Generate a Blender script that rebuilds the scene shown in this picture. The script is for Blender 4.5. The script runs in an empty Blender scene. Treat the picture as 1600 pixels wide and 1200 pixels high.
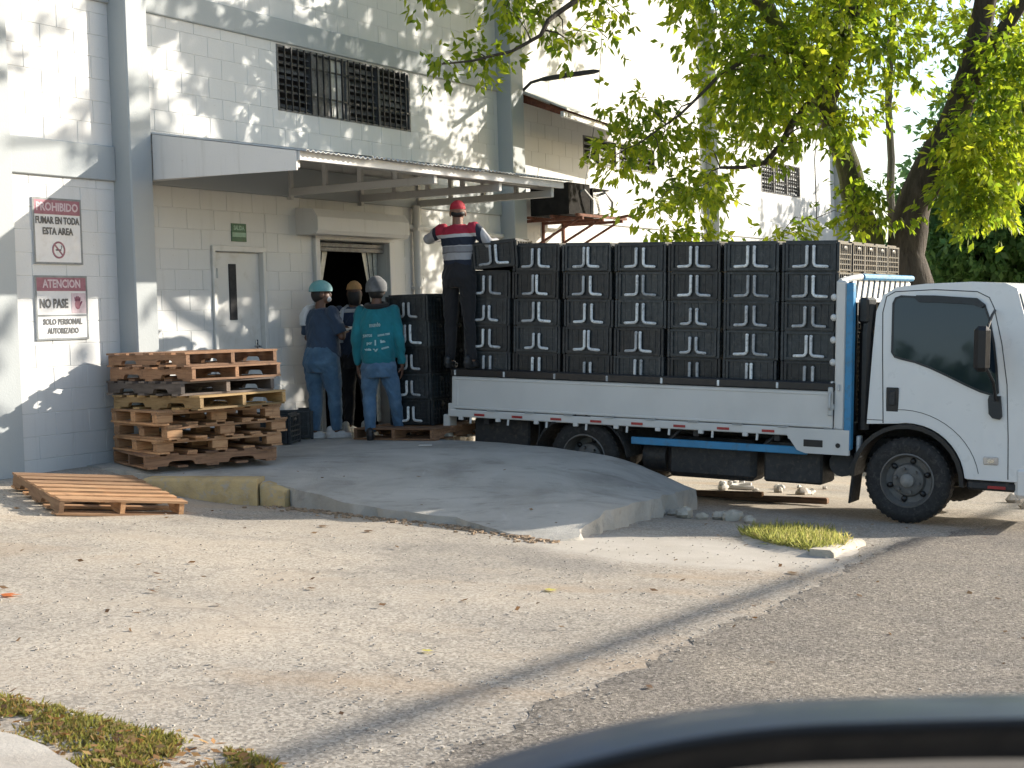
import bpy, bmesh, math, random
import numpy as np
from mathutils import Vector, Matrix, noise
from mathutils.geometry import tessellate_polygon

random.seed(7); RNG = np.random.default_rng(7)
SC = bpy.context.scene
COL = SC.collection
R = math.radians

# ------------------------------------------------------------------ camera, sky, sun, exposure
CAM_Z = 1.18
pitch, roll = R(2.337), R(1.72)
fwd = Vector((0, math.cos(pitch), -math.sin(pitch)))
r0 = Vector((1, 0, 0)); u0 = r0.cross(fwd)
right = r0 * math.cos(roll) - u0 * math.sin(roll)
up = u0 * math.cos(roll) + r0 * math.sin(roll)
cd = bpy.data.cameras.new('camera'); cam = bpy.data.objects.new('camera', cd); COL.objects.link(cam)
cd.sensor_width = 36; cd.lens = 54; cd.clip_start = .05; cd.clip_end = 2000
cam.matrix_world = Matrix(((right.x, up.x, -fwd.x, 0), (right.y, up.y, -fwd.y, 0), (right.z, up.z, -fwd.z, CAM_Z), (0, 0, 0, 1)))
cd.dof.use_dof = True; cd.dof.focus_distance = 14.5; cd.dof.aperture_fstop = 13
SC.camera = cam

EL, AZ = R(20.5), R(68)          # sun elevation; azimuth from +Y towards +X
world = bpy.data.worlds.new('World'); SC.world = world; world.use_nodes = True
wn = world.node_tree.nodes; wl = world.node_tree.links; wn.clear()
sky = wn.new('ShaderNodeTexSky'); sky.sky_type = 'NISHITA'; sky.sun_disc = False
sky.sun_elevation = EL; sky.sun_rotation = AZ; sky.air_density = 1.0; sky.dust_density = 1.2; sky.ozone_density = 1.0
bg = wn.new('ShaderNodeBackground'); bg.inputs[1].default_value = .125
wo = wn.new('ShaderNodeOutputWorld'); wl.new(sky.outputs[0], bg.inputs[0]); wl.new(bg.outputs[0], wo.inputs[0])
sd = bpy.data.lights.new('sun', 'SUN'); sd.energy = 4.2; sd.angle = R(.53); sd.color = (1, .91, .78)
sun = bpy.data.objects.new('sun', sd); COL.objects.link(sun)
S = Vector((math.sin(AZ) * math.cos(EL), math.cos(AZ) * math.cos(EL), math.sin(EL)))
sun.rotation_euler = S.to_track_quat('Z', 'Y').to_euler(); sun.location = S * 60
SC.view_settings.view_transform = 'Standard'; SC.view_settings.look = 'None'
SC.view_settings.exposure = 1.15; SC.view_settings.gamma = 1; SC.view_settings.use_curve_mapping = False
SC.render.engine = 'CYCLES'; SC.cycles.max_bounces = 6; SC.cycles.diffuse_bounces = 3; SC.cycles.glossy_bounces = 2; SC.cycles.transmission_bounces = 4

# ------------------------------------------------------------------ materials
def new_mat(name):
    m = bpy.data.materials.new(name); m.use_nodes = True
    nt = m.node_tree; nt.nodes.clear()
    o = nt.nodes.new('ShaderNodeOutputMaterial'); b = nt.nodes.new('ShaderNodeBsdfPrincipled')
    nt.links.new(b.outputs[0], o.inputs[0])
    return m, nt, b, o
def N(nt, t, **kw):
    n = nt.nodes.new(t)
    for k, v in kw.items():
        if k.startswith('i'): n.inputs[int(k[1:])].default_value = v
        else: setattr(n, k, v)
    return n
def ramp(nt, fac, stops, interp='LINEAR'):
    r = nt.nodes.new('ShaderNodeValToRGB'); r.color_ramp.interpolation = interp
    e = r.color_ramp.elements
    while len(e) < len(stops): e.new(.5)
    for x, (p, c) in zip(e, stops):
        x.position = p; x.color = (*c, 1) if len(c) == 3 else c
    nt.links.new(fac, r.inputs[0]); return r.outputs[0]
def mixc(nt, fac, a, b, mode='MIX'):
    m = nt.nodes.new('ShaderNodeMix'); m.data_type = 'RGBA'; m.blend_type = mode
    for s, v in ((0, fac), (6, a), (7, b)):
        if hasattr(v, 'links'): nt.links.new(v, m.inputs[s])
        elif s == 0: m.inputs[0].default_value = v
        else: m.inputs[s].default_value = (*v, 1)
    return m.outputs[2]
def tnoise(nt, co, scale, detail=4, rough=.55, dist=0):
    n = N(nt, 'ShaderNodeTexNoise'); n.inputs['Scale'].default_value = scale; n.inputs['Detail'].default_value = detail
    n.inputs['Roughness'].default_value = rough; n.inputs['Distortion'].default_value = dist
    if co is not None: nt.links.new(co, n.inputs['Vector'])
    return n.outputs[0]
def bump(nt, b, h, strength=.3, dist=.01):
    n = N(nt, 'ShaderNodeBump'); n.inputs['Strength'].default_value = strength; n.inputs['Distance'].default_value = dist
    nt.links.new(h, n.inputs['Height']); nt.links.new(n.outputs[0], b.inputs['Normal'])
def coords(nt, kind='Object', scale=None):
    t = N(nt, 'ShaderNodeTexCoord'); o = t.outputs[kind]
    if kind == 'World':
        pass
    if scale:
        mp = N(nt, 'ShaderNodeMapping'); mp.inputs['Scale'].default_value = scale
        nt.links.new(o, mp.inputs[0]); o = mp.outputs[0]
    return o
def wpos(nt, scale=None):
    g = N(nt, 'ShaderNodeNewGeometry'); o = g.outputs['Position']
    if scale:
        mp = N(nt, 'ShaderNodeMapping'); mp.inputs['Scale'].default_value = scale
        nt.links.new(o, mp.inputs[0]); o = mp.outputs[0]
    return o
MATS = {}
def simple(name, col, rough=.6, var=.25, scale=6, bumpk=.1, metal=0, spec=.5, fine=60, dirt=None, coat=0, objvar=0):
    m, nt, b, o = new_mat(name); co = wpos(nt)
    c2 = tuple(c * (1 - var) for c in col); c3 = tuple(min(1, c * (1 + var * .5)) for c in col)
    c = ramp(nt, tnoise(nt, co, scale, 5), [(.3, c2), (.5, col), (.72, c3)])
    if dirt:
        f = ramp(nt, tnoise(nt, co, scale * 2.7, 6, .65, .6), [(.52, (0, 0, 0)), (.72, (1, 1, 1))])
        c = mixc(nt, f, c, dirt)
    if objvar:
        oi = N(nt, 'ShaderNodeObjectInfo'); c = mixc(nt, 1, c, ramp(nt, oi.outputs['Random'], [(0, (1 - objvar,) * 3), (.6, (1, 1, 1)), (1, (1 + objvar, 1 + objvar, 1 + objvar * .9))]), 'MULTIPLY')
    nt.links.new(c, b.inputs['Base Color'])
    b.inputs['Metallic'].default_value = metal; b.inputs['Specular IOR Level'].default_value = spec
    rr = ramp(nt, tnoise(nt, co, scale * 3, 4), [(.3, (max(0, rough - .12),) * 3), (.7, (min(1, rough + .12),) * 3)])
    nt.links.new(rr, b.inputs['Roughness'])
    if coat: b.inputs['Coat Weight'].default_value = coat; b.inputs['Coat Roughness'].default_value = .08
    if bumpk: bump(nt, b, tnoise(nt, co, fine, 4), bumpk, .01)
    MATS[name] = m; return m

def wall_paint(name, col, streak=.35):
    m, nt, b, o = new_mat(name); co = wpos(nt)
    big = tnoise(nt, co, .9, 5, .6); c = ramp(nt, big, [(.3, tuple(x * .93 for x in col)), (.7, col)])
    st = tnoise(nt, wpos(nt, (7, 7, .55)), 1.4, 6, .7, .4)
    f = ramp(nt, st, [(.55, (0, 0, 0)), (.8, (streak,) * 3)])
    c = mixc(nt, f, c, (.30, .29, .26))
    sp = tnoise(nt, co, 34, 3, .5); f2 = ramp(nt, sp, [(.70, (0, 0, 0)), (.76, (.35, .35, .35))])
    c = mixc(nt, f2, c, (.35, .32, .28))
    nt.links.new(c, b.inputs['Base Color']); b.inputs['Roughness'].default_value = .62; b.inputs['Specular IOR Level'].default_value = .3
    bump(nt, b, tnoise(nt, co, 55, 6, .65), .35, .006)
    MATS[name] = m
wall_paint('white_paint', (.61, .62, .615), .3)
wall_paint('grey_paint', (.37, .40, .41), .2)
wall_paint('canopy_paint', (.52, .52, .50), .5)
wall_paint('panel_paint', (.62, .62, .61), .35)
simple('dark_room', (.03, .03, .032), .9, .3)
simple('black_plastic', (.017, .024, .029), .45, .4, 9, .15, fine=90, dirt=(.055, .06, .063), objvar=.5)
simple('arm_plastic', (.60, .63, .64), .5, .25, 14, .1, dirt=(.2, .2, .2), objvar=.4)
simple('dark_metal', (.025, .026, .028), .55, .4, 8, .2, dirt=(.07, .06, .05))
simple('truck_white', (.72, .715, .69), .35, .04, 3, .0, coat=.25)
simple('bed_white', (.60, .60, .575), .5, .07, 2, .03)
simple('truck_blue', (.035, .22, .42), .4, .15, 5, .05, dirt=(.06, .15, .22))
simple('rubber', (.020, .020, .020), .8, .3, 10, .2, dirt=(.06, .055, .05))
simple('rim_steel', (.12, .117, .11), .55, .3, 14, .2, dirt=(.13, .12, .10))
simple('hub_steel', (.24, .235, .22), .6, .3, 14, .2)
simple('soot', (.016, .015, .014), .95, .4, 10, .2, spec=.15)
simple('black_trim', (.012, .012, .013), .4, .2, 10, .05)
simple('chrome', (.6, .6, .6), .25, .1, 10, .02, metal=1)
simple('red_reflector', (.35, .03, .03), .35, .2, 12, 0)
simple('lamp_lens', (.55, .5, .45), .2, .2, 20, 0, coat=.5)
simple('galvanised', (.46, .48, .48), .5, .2, 4, .05, metal=.25, dirt=(.33, .32, .29))
simple('rust', (.16, .06, .035), .85, .5, 18, .4, dirt=(.06, .03, .02))
simple('louvre_metal', (.10, .105, .11), .5, .5, 12, .1, dirt=(.2, .2, .2))
simple('door_white', (.60, .60, .58), .5, .06, 2, .03, dirt=(.5, .49, .45))
simple('yellow_kerb', (.42, .31, .15), .85, .3, 7, .5, dirt=(.33, .30, .25))
simple('curtain_plastic', (.35, .38, .37), .3, .3, 8, .1)
simple('sign_white', (.62, .63, .64), .45, .08, 6, .02, dirt=(.55, .54, .52))
simple('sign_red', (.25, .085, .125), .5, .25, 20, .02)
simple('sign_dark', (.07, .075, .08), .5, .3, 30, 0)
simple('sign_frame', (.17, .19, .20), .5, .3, 10, 0)
simple('sign_pale', (.50, .40, .44), .5, .2, 20, 0)
simple('sign_green', (.015, .10, .055), .5, .2, 20, 0)
simple('sign_ltgreen', (.22, .38, .30), .5, .2, 20, 0)
simple('skin_dark', (.13, .065, .042), .55, .2, 25, .1)
simple('skin_mid', (.22, .115, .075), .55, .2, 25, .1)
simple('hair_black', (.012, .010, .009), .6, .3, 40, .3)
simple('shoe_white', (.55, .54, .52), .6, .15, 20, .1)
simple('shoe_black', (.015, .015, .016), .5, .3, 20, .1)
simple('towel', (.62, .64, .66), .9, .1, 20, .4)
simple('red_cap', (.42, .02, .035), .75, .2, 20, .2)
simple('tan_cap', (.38, .22, .09), .85, .25, 25, .3)
simple('paper', (.7, .7, .68), .7, .05, 10, 0)
simple('mirror_paint', (.03, .04, .058), .42, .1, 3, 0, coat=.15)
simple('cable_black', (.015, .015, .016), .6, .2, 10, .1)
simple('cable_grey', (.25, .25, .25), .6, .2, 10, .1)
simple('pole_wood', (.16, .12, .09), .85, .3, 8, .4)
simple('kerb_grey', (.42, .38, .31), .9, .3, 9, .5, dirt=(.30, .27, .22))
simple('dirt_clod', (.30, .215, .14), .95, .4, 12, .4)
simple('rubble', (.42, .38, .33), .9, .35, 9, .4)
simple('white_scrap', (.55, .52, .47), .7, .2, 9, .2)

def cloth(name, col, weave=260, fade=None, rough=.85):
    m, nt, b, o = new_mat(name); co = coords(nt)
    c = ramp(nt, tnoise(nt, co, 5, 5), [(.3, tuple(x * .75 for x in col)), (.7, tuple(min(1, x * 1.2) for x in col))])
    if fade: c = mixc(nt, ramp(nt, tnoise(nt, co, 7, 5, .6), [(.45, (0, 0, 0)), (.7, (.7, .7, .7))]), c, fade)
    nt.links.new(c, b.inputs['Base Color']); b.inputs['Roughness'].default_value = rough
    b.inputs['Sheen Weight'].default_value = .15
    bump(nt, b, tnoise(nt, co, weave, 2), .15, .003); MATS[name] = m
cloth('denim', (.055, .12, .20), fade=(.12, .22, .32))
cloth('denim_b', (.06, .13, .22), fade=(.12, .21, .31))
cloth('navy_cloth', (.030, .055, .10))
cloth('navy_b', (.022, .04, .085))
cloth('teal_cloth', (.006, .16, .20))
cloth('dark_cloth', (.010, .012, .018))
cloth('black_cloth', (.008, .008, .010))
cloth('white_cloth', (.5, .52, .54))
cloth('net_teal', (.16, .42, .45), 120, fade=(.45, .6, .6))
cloth('net_grey', (.10, .105, .11), 120, fade=(.24, .25, .26))
cloth('print_white', (.62, .78, .80))

def stripes():
    m, nt, b, o = new_mat('striped_cloth'); co = coords(nt)
    sx = N(nt, 'ShaderNodeSeparateXYZ'); nt.links.new(co, sx.inputs[0])
    w = N(nt, 'ShaderNodeMath', operation='MULTIPLY_ADD'); nt.links.new(tnoise(nt, co, 5, 2), w.inputs[0]); w.inputs[1].default_value = .03; nt.links.new(sx.outputs[2], w.inputs[2])
    mr = N(nt, 'ShaderNodeMapRange'); mr.inputs[1].default_value = .965; mr.inputs[2].default_value = 1.515; nt.links.new(w.outputs[0], mr.inputs[0])
    red, wh, nv, gr, gl = (.36, .02, .045), (.50, .50, .50), (.012, .018, .035), (.22, .22, .235), (.34, .34, .35)
    c = ramp(nt, mr.outputs[0], [(0, nv), (.27, gl), (.40, (.12, .12, .13)), (.42, gr), (.52, wh), (.535, nv), (.68, wh), (.74, red)], 'CONSTANT')
    ab = N(nt, 'ShaderNodeMath', operation='ABSOLUTE'); nt.links.new(sx.outputs[0], ab.inputs[0])
    c = mixc(nt, ramp(nt, ab.outputs[0], [(0, (0, 0, 0)), (.235, (1, 1, 1))], 'CONSTANT'), c, nv); c = mixc(nt, ramp(nt, ab.outputs[0], [(0, (0, 0, 0)), (.285, (1, 1, 1))], 'CONSTANT'), c, gl)
    nt.links.new(c, b.inputs['Base Color']); b.inputs['Roughness'].default_value = .85
    MATS['striped_cloth'] = m
    m2, nt, b, o = new_mat('sleeve_cloth'); co = coords(nt)
    c = ramp(nt, tnoise(nt, co, 6, 3), [(.3, (.22, .22, .24)), (.7, (.36, .36, .38))]); nt.links.new(c, b.inputs['Base Color']); b.inputs['Roughness'].default_value = .85
    MATS['sleeve_cloth'] = m2
stripes()

def wood(name, a, bcol, dark):
    m, nt, b, o = new_mat(name); co = coords(nt, 'Object', (2.2, 22, 22))
    oi = N(nt, 'ShaderNodeObjectInfo')
    ad = N(nt, 'ShaderNodeVectorMath', operation='ADD'); nt.links.new(co, ad.inputs[0])
    ml = N(nt, 'ShaderNodeMath', operation='MULTIPLY'); ml.inputs[1].default_value = 37; nt.links.new(oi.outputs['Random'], ml.inputs[0]); nt.links.new(ml.outputs[0], ad.inputs[1])
    g = tnoise(nt, ad.outputs[0], 1.6, 8, .65, 1.2)
    c = ramp(nt, g, [(.25, dark), (.45, a), (.7, bcol)])
    tint = ramp(nt, oi.outputs['Random'], [(0, (.45, .45, .46)), (.35, (.8, .78, .77)), (.7, (1, .97, .93)), (1, (1.3, 1.2, 1.08))])
    c = mixc(nt, 1, c, tint, 'MULTIPLY')
    f = ramp(nt, tnoise(nt, wpos(nt), 9, 5, .7), [(.58, (0, 0, 0)), (.75, (.8, .8, .8))]); c = mixc(nt, f, c, dark)
    nt.links.new(c, b.inputs['Base Color']); b.inputs['Roughness'].default_value = .8; bump(nt, b, g, .4, .006); MATS[name] = m
wood('wood_brown', (.235, .13, .072), (.34, .20, .115), (.075, .04, .025))
wood('wood_fresh', (.37, .21, .11), (.49, .315, .175), (.15, .075, .04))
wood('wood_yellow', (.36, .24, .105), (.44, .31, .155), (.14, .08, .04))
wood('wood_grey', (.16, .13, .11), (.26, .22, .19), (.07, .05, .04))

def ground_mats():
    m, nt, b, o = new_mat('yard_concrete'); co = wpos(nt)
    v = N(nt, 'ShaderNodeTexVoronoi'); v.inputs['Scale'].default_value = 80; nt.links.new(co, v.inputs['Vector'])
    agg = ramp(nt, v.outputs['Color'], [(.15, (.26, .237, .207)), (.5, (.40, .365, .315)), (.85, (.49, .455, .40))])
    big = tnoise(nt, co, .55, 6, .6, .3); c1 = ramp(nt, big, [(.28, (.62, .62, .63)), (.5, (.95, .93, .90)), (.72, (1.16, 1.10, 1.02))])
    c = mixc(nt, 1, agg, c1, 'MULTIPLY')
    f = ramp(nt, tnoise(nt, co, 1.1, 7, .65, .5), [(.50, (0, 0, 0)), (.70, (.75, .75, .75))]); c = mixc(nt, f, c, (.38, .325, .26))
    f = ramp(nt, tnoise(nt, wpos(nt, (1, .5, 1)), 2.3, 7, .7, .9), [(.60, (0, 0, 0)), (.78, (.65, .65, .65))]); c = mixc(nt, f, c, (.20, .175, .15))
    f = ramp(nt, tnoise(nt, co, 16, 5, .7), [(.60, (0, 0, 0)), (.72, (.7, .7, .7))]); c = mixc(nt, f, c, (.17, .15, .125))
    dp_ = N(nt, 'ShaderNodeVectorMath', operation='DOT_PRODUCT'); nt.links.new(co, dp_.inputs[0]); dp_.inputs[1].default_value = (-.888, .46, 0)
    dm = N(nt, 'ShaderNodeMath', operation='MULTIPLY_ADD'); nt.links.new(tnoise(nt, co, 1.6, 7, .7, .6), dm.inputs[0]); dm.inputs[1].default_value = 2.6; nt.links.new(dp_.outputs['Value'], dm.inputs[2])
    mr = N(nt, 'ShaderNodeMapRange'); mr.inputs[1].default_value = 3.9; mr.inputs[2].default_value = 5.6; mr.inputs[3].default_value = .72; mr.inputs[4].default_value = 0; nt.links.new(dm.outputs[0], mr.inputs[0])
    c = mixc(nt, mr.outputs[0], c, ramp(nt, v.outputs['Color'], [(.1, (.12, .108, .095)), (.5, (.25, .225, .19)), (.9, (.42, .385, .335))]))
    vc = N(nt, 'ShaderNodeTexVoronoi'); vc.feature = 'DISTANCE_TO_EDGE'; vc.inputs['Scale'].default_value = .42
    ds = N(nt, 'ShaderNodeVectorMath', operation='MULTIPLY_ADD'); nz = N(nt, 'ShaderNodeTexNoise'); nz.inputs['Scale'].default_value = 2.2; nz.inputs['Detail'].default_value = 8; nt.links.new(co, nz.inputs['Vector']); nt.links.new(nz.outputs[1], ds.inputs[0]); ds.inputs[1].default_value = (.5, .5, .5); nt.links.new(co, ds.inputs[2]); nt.links.new(ds.outputs[0], vc.inputs['Vector'])
    f = ramp(nt, vc.outputs[0], [(.002, (.28, .28, .28)), (.008, (0, 0, 0))]); c = mixc(nt, f, c, (.12, .105, .09))
    f = ramp(nt, tnoise(nt, wpos(nt, (.35, .8, 1)), 1.3, 6, .6, .4), [(.54, (0, 0, 0)), (.72, (.55, .55, .55))]); c = mixc(nt, f, c, (.36, .265, .175))
    mp = N(nt, 'ShaderNodeMapping'); mp.vector_type = 'TEXTURE'; mp.inputs['Location'].default_value = (1.2, 10.75, 0); mp.inputs['Rotation'].default_value = (0, 0, R(-20)); mp.inputs['Scale'].default_value = (1.35, .95, 50)
    nt.links.new(co, mp.inputs[0]); ln_ = N(nt, 'ShaderNodeVectorMath', operation='LENGTH'); nt.links.new(mp.outputs[0], ln_.inputs[0])
    sm = N(nt, 'ShaderNodeMath', operation='MULTIPLY_ADD'); nt.links.new(tnoise(nt, co, 3.2, 7, .7, .5), sm.inputs[0]); sm.inputs[1].default_value = .7; nt.links.new(ln_.outputs['Value'], sm.inputs[2])
    f = ramp(nt, sm.outputs[0], [(1.0 / 2, (.85, .85, .85)), (1.35 / 2, (0, 0, 0))]); hf = N(nt, 'ShaderNodeMath', operation='MULTIPLY'); hf.inputs[1].default_value = .5; nt.links.new(sm.outputs[0], hf.inputs[0]); nt.links.new(hf.outputs[0], f.node.inputs[0])
    c = mixc(nt, f, c, ramp(nt, tnoise(nt, co, 2.4, 8, .65), [(.3, (.40, .365, .315)), (.7, (.50, .465, .415))]))
    nt.links.new(c, b.inputs['Base Color']); b.inputs['Roughness'].default_value = .9; b.inputs['Specular IOR Level'].default_value = .2
    h = tnoise(nt, co, 70, 5, .75); bump(nt, b, h, .5, .012); MATS['yard_concrete'] = m
    m, nt, b, o = new_mat('asphalt'); co = wpos(nt)
    v = N(nt, 'ShaderNodeTexVoronoi'); v.inputs['Scale'].default_value = 75; nt.links.new(co, v.inputs['Vector'])
    agg = ramp(nt, v.outputs['Color'], [(.1, (.10, .09, .079)), (.5, (.215, .193, .166)), (.82, (.31, .28, .244)), (.95, (.46, .42, .365))])
    c = mixc(nt, 1, agg, ramp(nt, tnoise(nt, co, .8, 6, .6, .4), [(.3, (.72, .72, .74)), (.7, (1.15, 1.12, 1.06))]), 'MULTIPLY')
    f = ramp(nt, tnoise(nt, wpos(nt, (1.6, .5, 1)), 1.5, 6, .65, .6), [(.58, (0, 0, 0)), (.78, (.4, .4, .4))]); c = mixc(nt, f, c, (.28, .24, .20))
    nt.links.new(c, b.inputs['Base Color']); b.inputs['Roughness'].default_value = .88; b.inputs['Specular IOR Level'].default_value = .25
    h = tnoise(nt, co, 75, 4, .75); bump(nt, b, h, .9, .014); MATS['asphalt'] = m
    m, nt, b, o = new_mat('slab_concrete'); co = wpos(nt)
    c = ramp(nt, tnoise(nt, co, 1.3, 8, .62, .4), [(.3, (.28, .265, .235)), (.5, (.41, .39, .35)), (.72, (.50, .48, .435))])
    f = ramp(nt, tnoise(nt, wpos(nt, (1, 2.2, 1)), 2.6, 8, .7, .2), [(.54, (0, 0, 0)), (.70, (.6, .6, .6))]); c = mixc(nt, f, c, (.19, .175, .155))
    f = ramp(nt, tnoise(nt, wpos(nt, (2.5, .7, 1)), 2.4, 6, .7, .6), [(.62, (0, 0, 0)), (.72, (.5, .5, .5))]); c = mixc(nt, f, c, (.55, .53, .50))
    nt.links.new(c, b.inputs['Base Color']); b.inputs['Roughness'].default_value = .85; bump(nt, b, tnoise(nt, co, 28, 9, .75), .8, .018); MATS['slab_concrete'] = m
    m, nt, b, o = new_mat('apron_concrete'); co = wpos(nt)
    c = ramp(nt, tnoise(nt, co, 1.7, 8, .65, .5), [(.3, (.33, .30, .26)), (.5, (.42, .39, .345)), (.7, (.48, .45, .41))])
    nt.links.new(c, b.inputs['Base Color']); b.inputs['Roughness'].default_value = .9; bump(nt, b, tnoise(nt, co, 45, 8, .7), .5, .01); MATS['apron_concrete'] = m
ground_mats()

def leaf_mat(name, cols, trans=.55, rough=.5):
    m = bpy.data.materials.new(name); m.use_nodes = True; nt = m.node_tree; nt.nodes.clear()
    o = nt.nodes.new('ShaderNodeOutputMaterial')
    g = N(nt, 'ShaderNodeNewGeometry')
    n = tnoise(nt, g.outputs['Position'], .9, 3); mx = N(nt, 'ShaderNodeMath', operation='MULTIPLY_ADD')
    nt.links.new(g.outputs['Random Per Island'], mx.inputs[0]); mx.inputs[1].default_value = .5
    mm = N(nt, 'ShaderNodeMath', operation='MULTIPLY_ADD'); nt.links.new(n, mm.inputs[0]); mm.inputs[1].default_value = 1.1; mm.inputs[2].default_value = -.3
    nt.links.new(mm.outputs[0], mx.inputs[2])
    k = len(cols); c = ramp(nt, mx.outputs[0], [(.1 + .8 * i / (k - 1), cols[i]) for i in range(k)])
    b = N(nt, 'ShaderNodeBsdfPrincipled'); nt.links.new(c, b.inputs['Base Color']); b.inputs['Roughness'].default_value = rough; b.inputs['Specular IOR Level'].default_value = .35
    t = N(nt, 'ShaderNodeBsdfTranslucent'); hs = N(nt, 'ShaderNodeHueSaturation'); hs.inputs['Value'].default_value = 2.9; hs.inputs['Saturation'].default_value = 1.05
    nt.links.new(c, hs.inputs['Color']); nt.links.new(hs.outputs[0], t.inputs[0])
    ms = N(nt, 'ShaderNodeMixShader'); ms.inputs[0].default_value = trans
    nt.links.new(b.outputs[0], ms.inputs[1]); nt.links.new(t.outputs[0], ms.inputs[2]); nt.links.new(ms.outputs[0], o.inputs[0]); MATS[name] = m
leaf_mat('leaf_bright', [(.05, .088, .012), (.10, .145, .016), (.17, .205, .02), (.27, .28, .03)])
leaf_mat('leaf_dark', [(.05, .10, .035), (.09, .155, .05), (.15, .22, .07)], .55)
leaf_mat('grass', [(.24, .14, .06), (.13, .11, .035), (.15, .16, .035), (.32, .24, .10)], .35, .7)
leaf_mat('tuft_grass', [(.24, .165, .08), (.14, .15, .04), (.21, .22, .065), (.34, .28, .14)], .4, .7)
leaf_mat('dry_leaf', [(.06, .035, .02), (.11, .06, .03), (.20, .13, .07), (.08, .05, .035)], .2, .8)
leaf_mat('verge_leaf', [(.12, .06, .03), (.24, .13, .05), (.42, .30, .13)], .2, .8)
leaf_mat('orange_leaf', [(.42, .11, .03), (.5, .16, .04)], .2, .7)
leaf_mat('yellow_leaf', [(.45, .42, .08), (.5, .45, .12)], .2, .7)

def bark(name, a, bcol, moss=None):
    m, nt, b, o = new_mat(name); co = wpos(nt, (9, 9, 2.2))
    n = tnoise(nt, co, 1.6, 8, .7, .8); c = ramp(nt, n, [(.3, a), (.65, bcol)])
    if moss: c = mixc(nt, ramp(nt, tnoise(nt, wpos(nt), 3.5, 5, .6), [(.40, (0, 0, 0)), (.58, (.9, .9, .9))]), c, moss)
    nt.links.new(c, b.inputs['Base Color']); b.inputs['Roughness'].default_value = .9; bump(nt, b, n, .9, .03); MATS[name] = m
bark('bark', (.025, .019, .015), (.085, .068, .055))
bark('bark_moss', (.04, .035, .02), (.10, .09, .05), (.09, .11, .02))
bark('bark_grey', (.10, .095, .08), (.19, .175, .15))

def glass_mat():
    m, nt, b, o = new_mat('tinted_glass'); b.inputs['Base Color'].default_value = (.010, .018, .028, 1); b.inputs['Roughness'].default_value = .04
    b.inputs['Specular IOR Level'].default_value = .42; bump(nt, b, tnoise(nt, wpos(nt), 3, 2), .04, .02); MATS['tinted_glass'] = m
    m, nt, b, o = new_mat('windscreen_glass'); b.inputs['Base Color'].default_value = (.05, .06, .07, 1); b.inputs['Roughness'].default_value = .05
    b.inputs['Specular IOR Level'].default_value = .7; MATS['windscreen_glass'] = m
    m, nt, b, o = new_mat('mirror_glass'); b.inputs['Base Color'].default_value = (.5, .5, .5, 1); b.inputs['Metallic'].default_value = 1; b.inputs['Roughness'].default_value = .06
    MATS['mirror_glass'] = m
glass_mat()

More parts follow.
